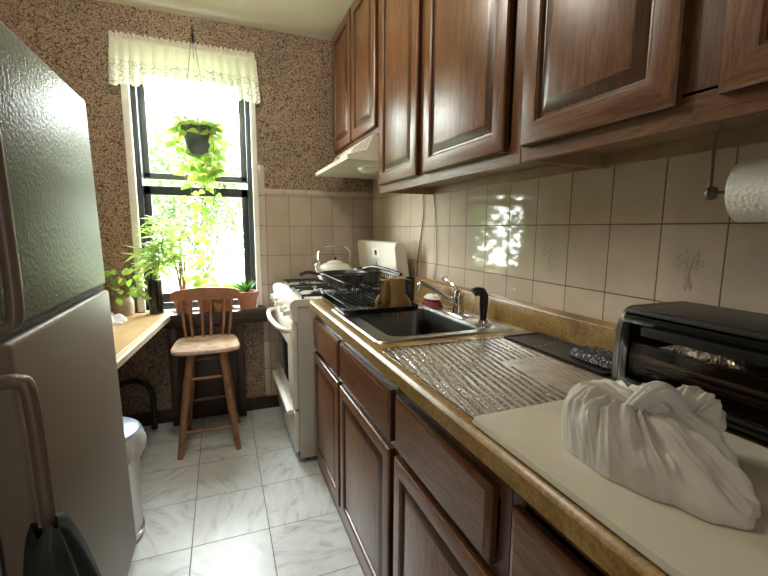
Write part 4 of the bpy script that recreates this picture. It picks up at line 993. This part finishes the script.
tag(obj('foil_parcel', mb, 'foil', origin=(.87, .45, 1.024), angle=12), 'crumpled aluminium foil lying on the rack inside the toaster oven', 'foil')

# knotted bag
bg_ = thing('knotted_bag', 'white plastic bag tied in a knot, lying on the cream board', 'bag', (.59, .41, .928))
CX, CY = .590, .422
outline = [(0, .100), (35, .105), (70, .105), (105, .103), (140, .106), (175, .100), (205, .110), (232, .128), (248, .160), (258, .172), (268, .160), (292, .120), (325, .098), (360, .100)]
def orad(a):
    a = a % 360
    for (a0, r0), (a1, r1) in zip(outline[:-1], outline[1:]):
        if a0 <= a <= a1:
            s = (a-a0)/(a1-a0); s = s*s*(3-2*s); return r0+(r1-r0)*s
def crease(x, y, z): return 1-2.2*abs(mn.noise(Vector((x, y, z))))
def bagf(uu, v):
    a = uu*360; ar = math.radians(a); rr = orad(a); q = min(v, 1); c, s = math.cos(ar), math.sin(ar)
    tail = max(0, math.cos(math.radians(a-258)))**3
    rho = math.sin(q*PI/2)**(.85+.5*tail)
    h = .075*(math.cos(q*PI/2)**(.55+.85*tail))
    rad = .010+(rr-.010)*rho
    tw_ = ar+.5*(1-q)                                   # folds spiral a little into the knot
    f1 = crease(math.cos(tw_)*3.4, math.sin(tw_)*3.4, q*.9)          # long folds running to the knot
    f2 = crease(math.cos(tw_)*8.0+5, math.sin(tw_)*8.0, q*2.2)
    f3 = crease(c*rad*26, s*rad*26, 4+h*18)                          # crumples across
    env = min(1, q*4)*(1-.75*q**3)*(1-.35*tail)
    d_ = env*(.0110*f1+.0055*f2+.0060*f3)
    dip = .018*tail*math.sin(PI*min(1, max(0, (q-.25)/.6)))*max(0, crease(c*5+s*3, s*2, 8))
    x = CX+c*(rad+d_*.7); y = CY+s*(rad+d_*.7)
    return Vector((x, y, max(.9287, .9295+(max(0, h+d_*(1-q)**.35-dip+.016*max(0, math.cos(math.radians(a-150)))*math.sin(PI*q)) if v < 1 else 0))))
mb = MB(); mb.grid(bagf, 360, 70); bmesh.ops.remove_doubles(mb.bm, verts=mb.bm.verts[:], dist=.0002)
obj('pouch', mb, 'fabric', bg_, angle=80)
def blob(c, rx, ry, rz, seed, fr_, amp, hollow=0):
    def fn(uu, v):
        th = uu*2*PI; ph = (v-.5)*PI; d = Vector((math.cos(ph)*math.cos(th), math.cos(ph)*math.sin(th), math.sin(ph)))
        # pleats fan out from the side that meets the knot (-x)
        an = math.atan2(d.z, d.y)+.6*d.x
        k = 1+amp*crease(math.cos(an)*fr_, math.sin(an)*fr_, seed+d.x*.8)+amp*.5*crease(math.cos(an)*fr_*2.3, math.sin(an)*fr_*2.3, seed+3)+.22*mn.noise(d*1.7+Vector((seed, 0, 0)))
        hd = max(0, d.dot(Vector((-.15, -.80, .58)).normalized())); k -= hollow*max(0, hd-.80)/.20
        return Vector(c)+Vector((d.x*rx*k, d.y*ry*k, d.z*rz*k))
    m_ = MB(); m_.grid(fn, 200, 90); bmesh.ops.remove_doubles(m_.bm, verts=m_.bm.verts[:], dist=.0002); return m_
obj('gathered_end', blob((.648, .394, .992), .052, .040, .040, 2.0, 2.6, .13, .42), 'fabric', bg_, angle=80)
obj('knot', blob((.592, .408, 1.018), .020, .020, .021, 5.0, 2.2, .16), 'fabric', bg_, angle=80)
tp = smooth_path([(.556, .420, .992), (.566, .408, 1.020), (.586, .396, 1.037), (.606, .388, 1.024), (.616, .378, 1.000), (.622, .368, .972), (.628, .360, .950)], 8)
tm = MB(); n_ = len(tp)
def twf(uu, v):
    i = min(n_-1, int(v*(n_-1)+.5)); p = tp[i]; t_ = (tp[min(i+1, n_-1)]-tp[max(0, i-1)]).normalized(); a_ = t_.orthogonal().normalized(); a_ = Vector((0, 0, 1)).cross(t_).normalized(); b_ = t_.cross(a_)
    an = uu*2*PI; rr = (.006+.008*math.sin(PI*min(1, v*1.05))**.7)*(1+.22*crease(math.cos(an+v*3)*2.4, math.sin(an+v*3)*2.4, v*2))
    return p+a_*math.cos(an)*rr+b_*math.sin(an)*rr
tm.grid(twf, 48, n_-1); obj('twist', tm, 'fabric', bg_, angle=80)

# paper towel and its holder
ph = thing('paper_towel_roll', 'white embossed paper towel roll hanging below the nearest wall cabinet', 'paper towel', (.902, .35, 1.287))
mb = MB(); mb.lathe((.902, .35, 1.344), [(.020, -.14), (.054, -.14), (.0565, -.135), (.0565, .135), (.054, .14), (.020, .14)], 48, axis='y'); mb.lathe((.902, .35, 1.344), [(.020, -.14), (.020, .14)], 24, axis='y')
obj('roll', mb, 'towel_paper', ph)
mb = MB()
def flap(uu, v): return Vector((.902+.0585*math.cos(math.radians(190+70*v)), .212+uu*.276, 1.344+.0585*math.sin(math.radians(190+70*v))))
mb.grid(flap, 4, 10); obj('loose_sheet', mb, 'towel_paper', ph)
wh = thing('towel_holder', 'bent brown wire holder under the cabinet carrying the paper towel roll', 'paper towel holder', (.90, .35, 1.46))
obj('wire', MB().tube(smooth_path([(.902, .18, 1.344), (.902, .52, 1.344), (.902, .545, 1.344), (.902, .548, 1.365), (.902, .548, 1.44), (.902, .540, 1.468), (.902, .52, 1.477), (.902, .18, 1.477)], 5), .0035, 8), 'handle', wh)
obj('end_knob', MB().lathe((.902, .545, 1.344), [(.0, -.008), (.012, -.006), (.014, 0), (.012, .006), (0, .008)], 16, axis='y'), 'handle', wh)

# cords on the tiles
tag(obj('power_cord', MB().tube(smooth_path([(1.052, 2.10, 1.46), (1.054, 2.10, 1.35), (1.053, 2.135, 1.2), (1.052, 2.165, 1.08), (1.05, 2.16, 1.0)], 6), .003, 7), 'toaster_side', origin=(1.054, 2.1, 1.2)), 'thin dark cord running down the tiles beside the stove backguard', 'cord')
tag(obj('lamp_cord', MB().tube(smooth_path([(1.052, 1.985, 1.46), (1.054, 1.965, 1.36), (1.053, 1.945, 1.26), (1.052, 1.94, 1.16), (1.053, 1.945, 1.06), (1.05, 1.95, 1.005)], 6), .0025, 7), 'enamel_side', origin=(1.054, 1.95, 1.2)), 'pale curved cord on the tiles, nearer than the dark cord', 'cord')

for o in bpy.data.objects:
    if 'o_' in o: del o['o_']
